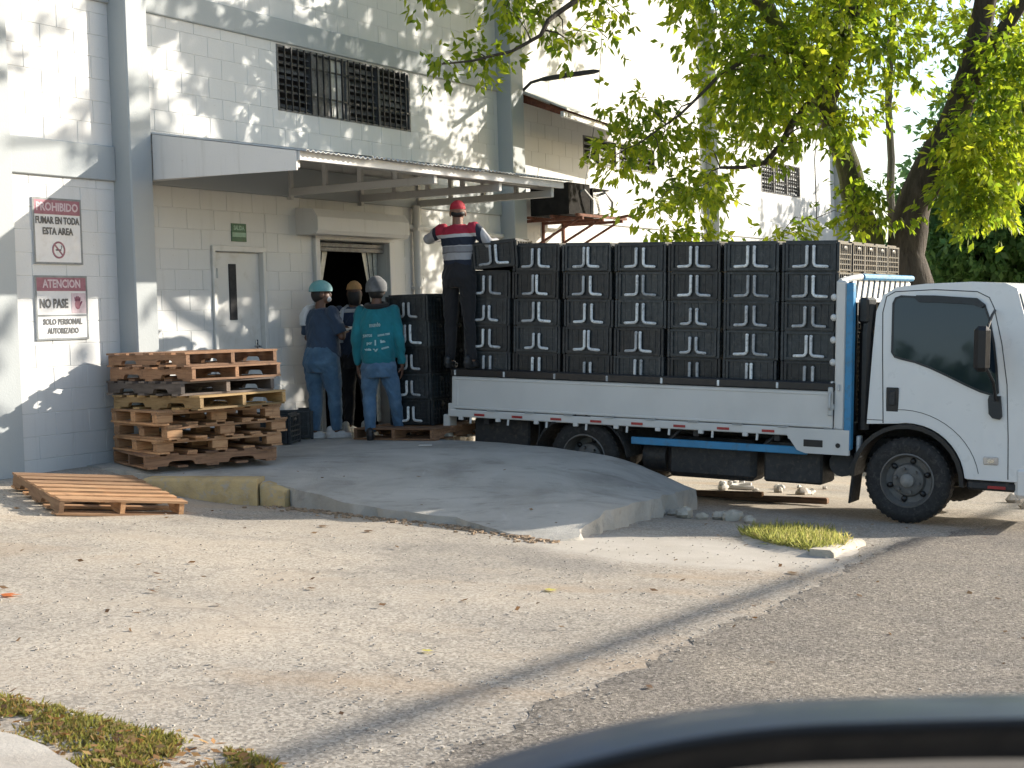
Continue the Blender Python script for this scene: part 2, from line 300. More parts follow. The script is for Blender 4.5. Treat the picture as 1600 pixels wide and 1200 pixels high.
# ------------------------------------------------------------------ mesh building helpers
class MB:
    def __init__(s): s.v = []; s.f = []; s.m = []
    def add(s, vs, fs, mi=0):
        k = len(s.v); s.v += [tuple(p) for p in vs]; s.f += [tuple(i + k for i in f) for f in fs]; s.m += [mi] * len(fs); return s
    def box(s, c, d, rot=None, ch=0, mi=0):
        hx, hy, hz = d[0] / 2, d[1] / 2, d[2] / 2; c = Vector(c)
        if ch <= 0:
            vs = [Vector((x, y, z)) for x in (-hx, hx) for y in (-hy, hy) for z in (-hz, hz)]
            fs = [(0, 1, 3, 2), (4, 6, 7, 5), (0, 4, 5, 1), (2, 3, 7, 6), (0, 2, 6, 4), (1, 5, 7, 3)]
        else:
            ch = min(ch, hx * .9, hy * .9, hz * .9); vs = []; idx = {}
            for sx in (-1, 1):
                for sy in (-1, 1):
                    for sz in (-1, 1):
                        for a in range(3):
                            p = [sx * (hx - ch), sy * (hy - ch), sz * (hz - ch)]; p[a] = (sx * hx, sy * hy, sz * hz)[a]
                            idx[sx, sy, sz, a] = len(vs); vs.append(Vector(p))
            fs = []
            for a in range(3):
                o = [i for i in range(3) if i != a]
                for sg in (-1, 1):
                    q = []
                    for (p, r_) in ((-1, -1), (1, -1), (1, 1), (-1, 1)):
                        k = [0, 0, 0]; k[a] = sg; k[o[0]] = p; k[o[1]] = r_; q.append(idx[(*k, a)])
                    fs.append(tuple(q))
            for a in range(3):
                o = [i for i in range(3) if i != a]
                for p in (-1, 1):
                    for r_ in (-1, 1):
                        k1 = [0, 0, 0]; k1[o[0]] = p; k1[o[1]] = r_; k2 = list(k1); k1[a] = -1; k2[a] = 1
                        fs.append((idx[(*k1, o[0])], idx[(*k2, o[0])], idx[(*k2, o[1])], idx[(*k1, o[1])]))
            for sx in (-1, 1):
                for sy in (-1, 1):
                    for sz in (-1, 1): fs.append(tuple(idx[sx, sy, sz, a] for a in range(3)))
        if rot is not None: vs = [rot @ p for p in vs]
        return s.add([p + c for p in vs], fs, mi)
    def bx(s, x0, x1, y0, y1, z0, z1, ch=0, mi=0):
        return s.box(((x0 + x1) / 2, (y0 + y1) / 2, (z0 + z1) / 2), (abs(x1 - x0), abs(y1 - y0), abs(z1 - z0)), None, ch, mi)
    def tube(s, pts, rad, n=8, mi=0, cap=True):
        pts = [Vector(p) for p in pts]; k = len(pts)
        rad = [rad] * k if not hasattr(rad, '__len__') else rad
        vs = []; pu = None
        for i, p in enumerate(pts):
            t = (pts[min(i + 1, k - 1)] - pts[max(i - 1, 0)]).normalized()
            if pu is None:
                a = Vector((0, 0, 1)) if abs(t.z) < .9 else Vector((1, 0, 0)); pu = (a - t * a.dot(t)).normalized()
            else:
                pu = (pu - t * pu.dot(t)); pu = pu.normalized() if pu.length > 1e-6 else t.orthogonal().normalized()
            w_ = t.cross(pu)
            for j in range(n):
                a = 2 * math.pi * j / n; vs.append(p + (pu * math.cos(a) + w_ * math.sin(a)) * rad[i])
        fs = [(i * n + j, i * n + (j + 1) % n, (i + 1) * n + (j + 1) % n, (i + 1) * n + j) for i in range(k - 1) for j in range(n)]
        if cap: fs += [tuple(range(n - 1, -1, -1)), tuple((k - 1) * n + j for j in range(n))]
        return s.add(vs, fs, mi)
    def lathe(s, prof, c, axis, n=24, mi=0, caps=True):
        ax = Vector(axis).normalized(); a = ax.orthogonal().normalized(); b = ax.cross(a); c = Vector(c); vs = []
        for r_, h in prof:
            for j in range(n):
                t = 2 * math.pi * j / n; vs.append(c + ax * h + (a * math.cos(t) + b * math.sin(t)) * r_)
        k = len(prof); fs = [(i * n + j, i * n + (j + 1) % n, (i + 1) * n + (j + 1) % n, (i + 1) * n + j) for i in range(k - 1) for j in range(n)]
        if caps and prof[0][0] > 1e-5: fs.append(tuple(range(n)))
        if caps and prof[-1][0] > 1e-5: fs.append(tuple((k - 1) * n + j for j in range(n)))
        return s.add(vs, fs, mi)
    def prism(s, poly, fa, fb, mi=0):
        """poly: 2-D outline; fa, fb map (a, b) to the two 3-D end faces"""
        k = len(poly); A = [Vector(fa(*p)) for p in poly]; B = [Vector(fb(*p)) for p in poly]
        tr = tessellate_polygon([[Vector((p[0], p[1], 0)) for p in poly]])
        fs = [tuple(t) for t in tr] + [tuple(i + k for i in reversed(t)) for t in tr]
        fs += [(i, (i + 1) % k, (i + 1) % k + k, i + k) for i in range(k)]
        return s.add(A + B, fs, mi)
    def ell(s, c, r_, rot=None, n=14, m_=9, mi=0):
        c = Vector(c); vs = []
        for i in range(m_ + 1):
            t = math.pi * i / m_
            for j in range(n):
                a = 2 * math.pi * j / n; p = Vector((r_[0] * math.sin(t) * math.cos(a), r_[1] * math.sin(t) * math.sin(a), r_[2] * math.cos(t)))
                vs.append(c + (rot @ p if rot is not None else p))
        fs = [(i * n + j, (i + 1) * n + j, (i + 1) * n + (j + 1) % n, i * n + (j + 1) % n) for i in range(m_) for j in range(n)]
        return s.add(vs, fs, mi)
    def mesh(s, name, mats, smooth=True, angle=35, recalc=True):
        me = bpy.data.meshes.new(name); me.from_pydata(s.v, [], s.f)
        for m in (mats if isinstance(mats, (list, tuple)) else [mats]): me.materials.append(MATS[m])
        if any(s.m): me.polygons.foreach_set('material_index', s.m)
        if recalc:
            b = bmesh.new(); b.from_mesh(me); bmesh.ops.remove_doubles(b, verts=b.verts, dist=1e-5)
            bmesh.ops.recalc_face_normals(b, faces=b.faces); b.to_mesh(me); b.free()
        if smooth:
            me.polygons.foreach_set('use_smooth', [True] * len(me.polygons)); me.set_sharp_from_angle(angle=R(angle))
        me.update(); return me
    def build(s, name, mats, parent=None, **kw): return link(name, s.mesh(name, mats, **kw), parent)
def link(name, me, parent=None):
    o = bpy.data.objects.new(name, me); COL.objects.link(o)
    if parent is not None: o.parent = parent
    return o
def tag(o, label=None, cat=None, group=None, kind=None):
    for k, v in (('label', label), ('category', cat), ('group', group), ('kind', kind)):
        if v: o[k] = v
    return o
def empty(name, loc=(0, 0, 0), rot=(0, 0, 0), label=None, cat=None, group=None, kind=None):
    o = bpy.data.objects.new(name, None); COL.objects.link(o); o.location = loc; o.rotation_euler = rot; o.empty_display_size = .2
    return tag(o, label, cat, group, kind)
def copy_tree(o, parent=None):
    c = o.copy(); COL.objects.link(c); c.parent = parent
    for ch in list(o.children): copy_tree(ch, c)
    return c
def text_mesh(txt, size, mat, width=None, bold=.0, align='CENTER'):
    cu = bpy.data.curves.new('txt', 'FONT'); cu.body = txt; cu.size = size; cu.align_x = align; cu.align_y = 'CENTER'; cu.offset = bold; cu.extrude = .0008; cu.resolution_u = 2
    ob = bpy.data.objects.new('txt', cu); COL.objects.link(ob); bpy.context.view_layer.update()
    me = bpy.data.meshes.new_from_object(ob.evaluated_get(bpy.context.evaluated_depsgraph_get()))
    bpy.data.objects.remove(ob); bpy.data.curves.remove(cu); me.materials.clear(); me.materials.append(MATS[mat])
    if width and len(me.vertices):
        xs = [v.co.x for v in me.vertices]; k = width / max(1e-6, max(xs) - min(xs)); mid = (max(xs) + min(xs)) / 2
        for v in me.vertices: v.co.x = (v.co.x - mid) * k
    return me

# ------------------------------------------------------------------ frames of reference and ground heights
WA = R(60); wv = Vector((math.cos(WA), math.sin(WA), 0)); nv = Vector((math.sin(WA), -math.cos(WA), 0))   # along the wall / out of the wall
P0 = Vector((-4.04, 13.55, 0))
def WP(u, d, z): return P0 + wv * u + nv * d + Vector((0, 0, z))
def smax(a, b, k=.6): return .5 * (a + b + math.sqrt((a - b) ** 2 + k * k))
def G0(x, y):
    x = smax(min(x, 9), -7); y = -smax(-smax(y, 10.5), -19)
    return -.17 - .0688 * (x + 3.33) - .0316 * (y - 11.36)
def G(x, y):
    z = G0(x, y); p = Vector((x, y, 0)) - P0; d = p.dot(nv); u = p.dot(wv)
    if u < 3 and d < 1.9:
        k = max(0, min(1, 1 - d / 1.9)); k = k * k * (3 - 2 * k); k *= max(0, min(1, (3 - u) / 1.5)); z = z * (1 - k) - .02 * k
    return z
SLAB = [(-1.4, 15.8, 0), (-2, 16.4, 0), (-3.3, 14.5, 0), (-3.0, 13.3, -.03), (-2.3, 13.1, -.09), (-1.28, 12.35, -.26), (-.5, 11.9, -.325), (.19, 10.95, -.43), (.30, 11.1, -.42), (.62, 11.7, -.285),
        (1.64, 14.12, -.45), (.62, 14.71, -.10), (.95, 14.52, -.10), (1.18, 14.39, -.21), (1.40, 14.26, -.31), (-.66, 15.35, 0), (-.3, 17.5, 0), (-1, 19, 0), (-2.4, 18, 0), (1.1, 12.9, -.36), (.3, 13.4, -.16), (-3.9, 14.2, 0)]
_P = np.array([(a, b) for a, b, c in SLAB]); _Z = np.array([c for a, b, c in SLAB])
def _k(r): return np.where(r > 0, r * r * np.log(r + 1e-9), 0)
_n = len(_P); _K = _k(np.linalg.norm(_P[:, None] - _P[None], axis=2)) + .45 * np.eye(_n); _A = np.zeros((_n + 3, _n + 3)); _A[:_n, :_n] = _K
_A[:_n, _n] = 1; _A[:_n, _n + 1:] = _P; _A[_n, :_n] = 1; _A[_n + 1:, :_n] = _P.T
_W = np.linalg.solve(_A, np.concatenate([_Z, np.zeros(3)]))
def H(x, y):
    r = np.hypot(_P[:, 0] - x, _P[:, 1] - y); return min(.0, float(_k(r) @ _W[:_n] + _W[_n] + _W[_n + 1] * x + _W[_n + 2] * y))

# ------------------------------------------------------------------ ground, road, slab
def axis(a, b, lo, hi, step, grow=1.35):
    xs = list(np.arange(lo, hi + 1e-6, step)); s = step
    while xs[-1] < b: s *= grow; xs.append(xs[-1] + s)
    s = step
    while xs[0] > a: s *= grow; xs.insert(0, xs[0] - s)
    return xs
def sheet(name, xs, ys, zf, mat, kind='structure', keep=None):
    vs = [(x, y, zf(x, y)) for y in ys for x in xs]; nx = len(xs); fs = []
    for j in range(len(ys) - 1):
        for i in range(nx - 1):
            if keep is None or keep((xs[i] + xs[i + 1]) / 2, (ys[j] + ys[j + 1]) / 2): fs.append((j * nx + i, j * nx + i + 1, (j + 1) * nx + i + 1, (j + 1) * nx + i))
    me = bpy.data.meshes.new(name); me.from_pydata(vs, [], fs); me.materials.append(MATS[mat]); me.polygons.foreach_set('use_smooth', [True] * len(fs))
    return tag(link(name, me), kind=kind)
def gz(x, y): return G(x, y) + .012 * noise.noise(Vector((x * .9, y * .9, 0))) + .006 * noise.noise(Vector((x * 3, y * 3, 5)))
sheet('ground', axis(-250, 250, -7, 9, .16), axis(-60, 400, 2.5, 21, .16), gz, 'yard_concrete')

def road():
    edge = [(-4.2, -2.0), (-2.3, 1.6), (-.27, 5.41), (-.04, 5.78), (.23, 6.38), (.55, 6.97), (.85, 7.59), (1.19, 8.15), (1.61, 8.9), (2.0, 9.7), (2.45, 10.7), (3.0, 11.9), (3.6, 12.7), (5.0, 14.6), (8, 19.5), (16, 33), (30, 57)]
    pts = []
    for (a, b) in zip(edge, edge[1:]):
        L = math.dist(a, b); k = max(1, int(L / .05)) if a[1] > 3 and b[1] < 21 else 6
        for i in range(k):
            t = i / k; x = a[0] + (b[0] - a[0]) * t; y = a[1] + (b[1] - a[1]) * t
            j = .09 * noise.noise(Vector((x * 2.2, y * 2.2, 3))) + .05 * noise.noise(Vector((x * 9, y * 9, 7))) + .02 * noise.noise(Vector((x * 26, y * 26, 9)))
            pts.append((x + j * .87, y - j * .5))
    offs = [0, .05, .2, .5, 1, 1.6, 2.4, 3.4, 5, 7.5]
    vs = []; fs = []; nx = len(offs)
    for (x, y) in pts:
        for i, o in enumerate(offs):
            X, Y = x + nv.x * o, y + nv.y * o; vs.append((X, Y, gz(X, Y) + (.003, .006, .010)[min(i, 2)]))
    for j in range(len(pts) - 1):
        for i in range(nx - 1): fs.append((j * nx + i, j * nx + i + 1, (j + 1) * nx + i + 1, (j + 1) * nx + i))
    me = bpy.data.meshes.new('road'); me.from_pydata(vs, [], fs); me.materials.append(MATS['asphalt']); me.polygons.foreach_set('use_smooth', [True] * len(fs)); tag(link('road', me), kind='structure')
road()

def inside(poly, x, y):
    c = False; j = len(poly) - 1
    for i in range(len(poly)):
        a, b = poly[i], poly[j]
        if (a[1] > y) != (b[1] > y) and x < (b[0] - a[0]) * (y - a[1]) / (b[1] - a[1]) + a[0]: c = not c
        j = i
    return c
def poly_sheet(name, poly, zf, skirt, mat, step=.12, jit=.03, top_off=0, seed=1):
    """a closed slab: irregular outline, gridded top following zf, ragged side faces down to skirt(x, y)"""
    ring = []
    for a, b in zip(poly, poly[1:] + poly[:1]):
        k = max(1, int(math.dist(a, b) / step))
        for i in range(k):
            t = i / k; x = a[0] + (b[0] - a[0]) * t; y = a[1] + (b[1] - a[1]) * t
            ring.append((x + jit * noise.noise(Vector((x * 4, y * 4, seed))), y + jit * noise.noise(Vector((x * 4, y * 4, seed + 9)))))
    bm = bmesh.new(); rv = [bm.verts.new((x, y, 0)) for x, y in ring]
    es = [bm.edges.new((rv[i], rv[(i + 1) % len(rv)])) for i in range(len(rv))]
    xs = [p[0] for p in ring]; ys = [p[1] for p in ring]
    f = bm.faces.new(rv)
    for ax, lo, hi in ((0, min(xs), max(xs)), (1, min(ys), max(ys))):
        for c in np.arange(lo + step, hi, step * 1.5):
            no = (1, 0, 0) if ax == 0 else (0, 1, 0); co = (c, 0, 0) if ax == 0 else (0, c, 0)
            bmesh.ops.bisect_plane(bm, geom=bm.verts[:] + bm.edges[:] + bm.faces[:], plane_co=co, plane_no=no, dist=1e-5)
    bedges = [e for e in bm.edges if len(e.link_faces) == 1]
    for v in bm.verts: v.co.z = zf(v.co.x, v.co.y) + top_off + .004 * noise.noise(Vector((v.co.x * 5, v.co.y * 5, 2)))
    low = {}
    for e in bedges:
        for v in e.verts:
            if v not in low:
                low[v] = [bm.verts.new((v.co.x + .06 * noise.noise(v.co * 9), v.co.y + .06 * noise.noise(v.co * 9 + Vector((5, 5, 5))), v.co.z - .35 * (v.co.z - skirt(v.co.x, v.co.y)))),
                          bm.verts.new((v.co.x, v.co.y, skirt(v.co.x, v.co.y)))]
        a, b = e.verts
        bm.faces.new((a, b, low[b][0], low[a][0])); bm.faces.new((low[a][0], low[b][0], low[b][1], low[a][1]))
    bmesh.ops.recalc_face_normals(bm, faces=bm.faces)
    me = bpy.data.meshes.new(name); bm.to_mesh(me); bm.free(); me.materials.append(MATS[mat]); me.polygons.foreach_set('use_smooth', [True] * len(me.polygons)); me.set_sharp_from_angle(angle=R(40))
    return link(name, me)
plat = [tuple(WP(.35, .02, 0)[:2]), (-3.15, 13.14), (-2.75, 13.08), (-2.2, 13.0), (-1.95, 12.86), (-1.28, 12.33), (-.5, 11.85), (-.05, 11.28), (.22, 11.02), (.40, 11.12), (.62, 11.6), (1.1, 12.85), (1.64, 14.12), (1.2, 14.42), (.6, 14.74), (-.72, 15.5), tuple(WP(5.2, 1.1, 0)[:2]), tuple(WP(9, .8, 0)[:2]), tuple(WP(9, .02, 0)[:2])]
tag(poly_sheet('loading_slab', plat, H, lambda x, y: G0(x, y) - .15, 'slab_concrete', .10, .07), kind='structure')
pavepoly = [(-2.6, 4.0), (-.9, 3.4), (-1.30, 4.75), (-1.62, 5.16), (-1.75, 5.26), (-2.6, 5.65)]
tag(poly_sheet('pavement', pavepoly, gz, lambda x, y: gz(x, y) - .1, 'apron_concrete', .15, .01, .05, 5), kind='structure')

# ------------------------------------------------------------------ warehouse (local x along the wall, local -y out of it)
WH = empty('warehouse', P0, (0, 0, WA), 'white concrete block warehouse with grey pillars behind the truck and pallets', 'warehouse')
GABLE = lambda u: 4.90 + .2 * (21.9 - u)
blk = {}
def block_mesh():
    m = MB(); ch = .0035
    a, b = .1985, .0985
    vs = [(-a, 0, -b), (a, 0, -b), (a, 0, b), (-a, 0, b)]
    vs = [(-a + ch, -.0035, -b + ch), (a - ch, -.0035, -b + ch), (a - ch, -.0035, b - ch), (-a + ch, -.0035, b - ch)] + [(-a, 0, -b), (a, 0, -b), (a, 0, b), (-a, 0, b)] + [(-a, .02, -b), (a, .02, -b), (a, .02, b), (-a, .02, b)]
    fs = [(0, 1, 2, 3)] + [(i, i + 4, (i + 1) % 4 + 4, (i + 1) % 4) for i in range(4)] + [(i + 4, i + 8, (i + 1) % 4 + 8, (i + 1) % 4 + 4) for i in range(4)]
    m.add(vs, fs); return m.mesh('block', 'white_paint', smooth=False)
BLK = block_mesh()
def wall_panel(u0, u1, z0, z1f, openings=(), single=True, name='wall_panel'):
    z1max = max(z1f(u0), z1f(u1)) if callable(z1f) else z1f
    us = sorted({u0, u1} | {o[0] for o in openings} | {o[1] for o in openings}); zs = sorted({z0, z1max} | {o[2] for o in openings} | {o[3] for o in openings})
    us = [u for u in us if u0 <= u <= u1]; zs = [z for z in zs if z0 <= z <= z1max]; m = MB()
    for a, b in zip(us, us[1:]):
        for c, d in zip(zs, zs[1:]):
            if any(o[0] <= a and b <= o[1] and o[2] <= c and d <= o[3] for o in openings): continue
            if callable(z1f) and d == z1max:
                m.prism([(a, c), (b, c), (b, z1f(b)), (a, z1f(a))], lambda p, q: (p, 0, q), lambda p, q: (p, .18, q))
            else: m.bx(a, b, 0, .18, c, d)
    pan = m.build(name, 'white_paint', WH, smooth=False)
    joined = MB(); row = 0; z = z0
    while z < z1max - .03:
        zt = min(z + .2, z1max); off = .2 * (row % 2); cuts = [u0]; u = math.floor(u0 / .4) * .4 + off
        while u < u1:
            if u > u0 + .03: cuts.append(u)
            u += .4
        cuts.append(u1)
        for a, b in zip(cuts, cuts[1:]):
            segs = [(a, b)]
            for o in openings:
                if o[2] < zt - .04 and o[3] > z + .04:
                    ns = []
                    for (p, q) in segs:
                        if o[1] <= p or o[0] >= q: ns.append((p, q))
                        else:
                            if o[0] - p > .03: ns.append((p, o[0]))
                            if q - o[1] > .03: ns.append((o[1], q))
                    segs = ns
            for (p, q) in segs:
                if callable(z1f) and z1f(q) < zt: continue
                if q - p < .04: continue
                if single:
                    o = link('block', BLK, pan); o.location = ((p + q) / 2, -.0005 - random.random() * .001, (z + zt) / 2); o.scale = ((q - p - .003) / .397, 1, (zt - z - .003) / .197)
                else: joined.bx(p + .002, q - .002, -.004, .01, z + .002, zt - .002)
        z += .2; row += 1
    if not single: tag(joined.build('block', 'white_paint', pan, smooth=False), kind='stuff')
    return pan
DOOR = (2.13, 2.97, -.02, 2.02); GATE = (3.89, 5.22, -.02, 2.14); WIN = (3.29, 5.82, 3.49, 4.19)
# near panels
wall_panel(-.42, .83, -.1, 2.58); wall_panel(-.42, .83, 2.90, 4.21); wall_panel(-.42, .83, 4.46, 6.0, single=False)
wall_panel(1.12, 3.89, -.02, 2.58, [DOOR]); wall_panel(3.89, 7.90, -.02, 2.58, [GATE], single=False)
wall_panel(1.12, 5.82, 2.90, 4.21, [WIN]); wall_panel(5.82, 7.90, 2.90, 4.21, single=False); wall_panel(1.12, 7.90, 4.46, 7.4, single=False)
FW1 = (10.35, 11.45, 3.45, 3.86); FW1b = (11.55, 12.85, 3.45, 3.86); FW2 = (17.6, 19.75, 3.46, 4.06)
wall_panel(8.24, 14.95, -1, 2.58, single=False); wall_panel(8.24, 14.95, 2.90, GABLE, [FW1, FW1b], single=False)
wall_panel(15.29, 21.9, -1, 2.58, single=False); wall_panel(15.29, 21.9, 2.90, GABLE, [FW2], single=False)
def bld(name, mat, fn, parent=WH, **kw):
    m = MB(); fn(m); return m.build(name, mat, parent, **kw)
# pillars and beams
for u0, u1, d, z0 in ((.83, 1.12, .22, -.3), (7.90, 8.24, .22, -.6), (14.95, 15.29, .22, -1.2), (21.9, 22.25, .22, -1.2)):
    bld('pillar', 'grey_paint', lambda m: m.bx(u0, u1, -d, .15, z0, GABLE(u0) + .1, .012))
bld('pillar', 'grey_paint', lambda m: m.bx(-1.15, -.42, -.06, .15, -.3, 9, .01))
bld('wall_panel', 'white_paint', lambda m: m.bx(-6.0, -1.15, 0, .18, -.3, 9))
for u0, u1 in ((-.42, .83), (1.12, 7.90), (8.24, 14.95), (15.29, 21.9)):
    bld('beam', 'grey_paint' if u0 < 8 else 'white_paint', lambda m: m.bx(u0, u1, -.035, .15, 2.58, 2.90, .008))
    if u0 < 8: bld('beam', 'grey_paint', lambda m: m.bx(u0, u1, -.035, .15, 4.21, 4.46, .008))
bld('coping', 'galvanised', lambda m: m.prism([(8.1, GABLE(8.1)), (22.4, GABLE(22.4)), (22.4, GABLE(22.4) + .09), (8.1, GABLE(8.1) + .09)], lambda p, q: (p, -.14, q), lambda p, q: (p, .5, q)))
bld('side_wall', 'white_paint', lambda m: m.bx(21.95, 22.2, .15, 14, -1.2, 4.85))
bld('roof', 'galvanised', lambda m: m.prism([(-6, 9.9), (22.3, GABLE(22.3)), (22.3, GABLE(22.3) + .05), (-6, 9.95)], lambda p, q: (p, .2, q), lambda p, q: (p, 14, q)))
# interior seen through the gateway
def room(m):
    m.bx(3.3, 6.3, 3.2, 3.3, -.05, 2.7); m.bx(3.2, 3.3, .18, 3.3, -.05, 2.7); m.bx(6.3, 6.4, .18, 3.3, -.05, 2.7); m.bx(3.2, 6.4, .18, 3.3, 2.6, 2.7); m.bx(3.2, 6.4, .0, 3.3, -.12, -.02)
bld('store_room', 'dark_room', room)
# steel door
dr = bld('door', 'door_white', lambda m: (m.bx(2.18, 2.92, .03, .075, .01, 1.97, .006), m.bx(2.23, 2.87, .022, .034, .10, .72, .008), m.bx(2.23, 2.36, .022, .034, 1.22, 1.9, .006)))
bld('door_frame', 'door_white', lambda m: (m.bx(2.132, 2.18, -.03, .12, -.01, 2.018, .005), m.bx(2.92, 2.968, -.03, .12, -.01, 2.018, .005), m.bx(2.132, 2.968, -.032, .12, 1.972, 2.03, .005)), dr)
bld('glass_slit', 'dark_room', lambda m: m.bx(2.43, 2.54, .018, .036, 1.28, 1.85, .004), dr)
bld('handle', 'chrome', lambda m: (m.tube([(2.83, .02, 1.0), (2.83, -.03, 1.0), (2.73, -.03, 1.0)], .009), m.bx(2.815, 2.845, .012, .03, .93, 1.07, .004)), dr)
for z in (.3, 1.7): bld('hinge', 'galvanised', lambda m: m.tube([(2.185, -.032, z), (2.185, -.032, z + .1)], .009), dr)
# gateway: jambs, shutter box, strip curtain
gt = bld('gateway', 'panel_paint', lambda m: (m.bx(3.80, 3.887, -.05, .2, -.02, 2.2, .006), m.bx(5.223, 5.34, -.05, .2, -.02, 2.2, .006), m.bx(3.80, 5.34, -.052, .2, 2.142, 2.2, .006)))
def sbox(m):
    prof = [(-.0, 2.18), (-.27, 2.18), (-.30, 2.22), (-.30, 2.36), (-.24, 2.45), (0, 2.47)]
    m.prism([(a, b) for a, b in prof], lambda a, b: (3.52, a, b), lambda a, b: (5.28, a, b))
bld('shutter_box', 'panel_paint', sbox, gt, angle=20)
bld('shutter_slat', 'louvre_metal', lambda m: [m.bx(3.9, 5.2, .02, .05, 2.02 + .05 * i, 2.066 + .05 * i, .004) for i in range(2)], gt)
def curtain(x0, x1, xt):
    m = MB(); k = 6
    for i in range(k):
        a = x0 + (x1 - x0) * i / k; b = x0 + (x1 - x0) * (i + .95) / k; y = .10 + .012 * (i % 2)
        c = xt + (a - xt) * .25; d = xt + (b - xt) * .25
        m.add([(a, y, 2.1), (b, y, 2.1), (d, y + .02, 1.25), (c, y + .02, 1.25), (a, y + .004, 2.1), (b, y + .004, 2.1), (d, y + .024, 1.25), (c, y + .024, 1.25)], [(0, 1, 2, 3), (4, 7, 6, 5), (0, 4, 5, 1), (1, 5, 6, 2), (2, 6, 7, 3), (3, 7, 4, 0)])
        m.add([(c, y + .02, 1.25), (d, y + .02, 1.25), (d + .02, y + .02, .05), (c, y + .02, .05), (c, y + .024, 1.25), (d, y + .024, 1.25), (d + .02, y + .024, .05), (c, y + .024, .05)], [(0, 1, 2, 3), (4, 7, 6, 5), (0, 4, 5, 1), (1, 5, 6, 2), (2, 6, 7, 3), (3, 7, 4, 0)])
    m.build('strip_curtain', 'curtain_plastic', gt)
curtain(3.9, 4.25, 3.92); curtain(4.85, 5.2, 5.18)
bld('downpipe', 'panel_paint', lambda m: (m.tube([(5.78, -.07, 0), (5.78, -.07, 2.6)], .048, 12), [m.bx(5.72, 5.84, -.125, 0, z, z + .03) for z in (.6, 1.6, 2.3)]))
bld('conduit', 'panel_paint', lambda m: m.tube([(5.3, -.03, 2.36), (6.4, -.03, 2.33), (7.88, -.03, 2.31)], .03, 8))

# louvre windows
def louvre_window(u0, u1, z0, z1, sections, bars=True, grey=False):
    wd = empty('window', (0, 0, 0)); wd.parent = WH
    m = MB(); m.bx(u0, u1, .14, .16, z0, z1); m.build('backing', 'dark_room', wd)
    m = MB(); t = .025
    m.bx(u0, u1, -.01, .12, z0, z0 + t); m.bx(u0, u1, -.01, .12, z1 - t, z1); m.bx(u0, u0 + t, -.01, .12, z0 + t, z1 - t); m.bx(u1 - t, u1, -.01, .12, z0 + t, z1 - t)
    w_ = (u1 - u0) / sections
    for i in range(1, sections): m.bx(u0 + w_ * i - .02, u0 + w_ * i + .02, .0, .12, z0 + t, z1 - t)
    m.build('frame', 'louvre_metal', wd)
    k = max(4, int((z1 - z0) / .085))
    for s in range(sections):
        if s == 1 and sections == 4:
            for q in range(5):
                m = MB(); a = u0 + w_ * s + .03 + q * (w_ - .06) / 5; m.bx(a, a + (w_ - .06) / 5 - .012, .05, .065, z0 + .03, z1 - .03, .003); m.build('shutter_strip', 'galvanised' if q in (3, 4) else 'louvre_metal', wd)
            continue
        for i in range(k):
            z = z0 + .05 + (z1 - z0 - .08) * i / k; m = MB(); ro = Matrix.Rotation(R(random.choice((25, 35, 48, 55))), 3, 'X')
            m.box((u0 + w_ * (s + .5), .06, z + .02), (w_ - .05, .085, .006), ro); m.build('louvre', 'galvanised' if grey else 'louvre_metal', wd)
    if bars:
        nb = int((u1 - u0) / .115)
        for i in range(1, nb): 
            m = MB(); a = u0 + (u1 - u0) * i / nb; m.bx(a - .007, a + .007, -.03, -.016, z0 + .01, z1 - .01); m.build('bar', 'dark_metal', wd)
        for z in (z0 + .2, z1 - .2):
            m = MB(); m.bx(u0 + .01, u1 - .01, -.016, -.004, z, z + .02); m.build('crossbar', 'dark_metal', wd)
    return wd
louvre_window(3.29, 5.82, 3.49, 4.19, 4)
louvre_window(*FW1, 2, bars=False, grey=True); louvre_window(*FW1b, 2, bars=False); louvre_window(*FW2, 3, bars=True, grey=True)

# canopy on four triangular brackets
CN = empty('canopy'); CN.parent = WH
ZT0, ZT1, DT = 3.06, 2.74, 1.88
def ztop(d): return ZT0 + (ZT1 - ZT0) * d / DT
for i, u in enumerate((1.17, 3.41, 4.70, 5.89)):
    def truss(m):
        m.bx(u - .03, u + .03, -DT, -.0, 2.59, 2.67, .006)
        m.prism([(-.0, ztop(0) - .085), (-DT, ztop(DT) - .085), (-DT, ztop(DT) - .02), (0, ztop(0) - .02)], lambda a, b: (u - .03, a, b), lambda a, b: (u + .03, a, b))
        m.bx(u - .028, u + .028, -.06, -.002, 2.55, 3.04)
        for d in (.5, .95, 1.4, 1.84): m.bx(u - .022, u + .022, -d - .022, -d + .022, 2.66, ztop(d) - .05)
    bld('bracket', 'canopy_paint', truss, CN)
def side_panel(m):
    m.prism([(-.225, ztop(.225) - .0), (-DT - .02, ZT1 - .005), (-DT - .02, 2.565), (-.225, 2.60)], lambda a, b: (1.118, a, b), lambda a, b: (1.136, a, b))
bld('side_panel', 'panel_paint', side_panel, CN)
for d in (.35, .8, 1.25, 1.7): bld('purlin', 'canopy_paint', lambda m: m.bx(1.2, 6.05, -d - .025, -d + .025, ztop(d) - .062, ztop(d) - .012), CN)
bld('fascia', 'panel_paint', lambda m: m.prism([(1.14, 2.655), (6.08, 2.70), (6.08, 2.775), (1.14, 2.735)], lambda p, q: (p, -DT - .045, q), lambda p, q: (p, -DT - .005, q)), CN)
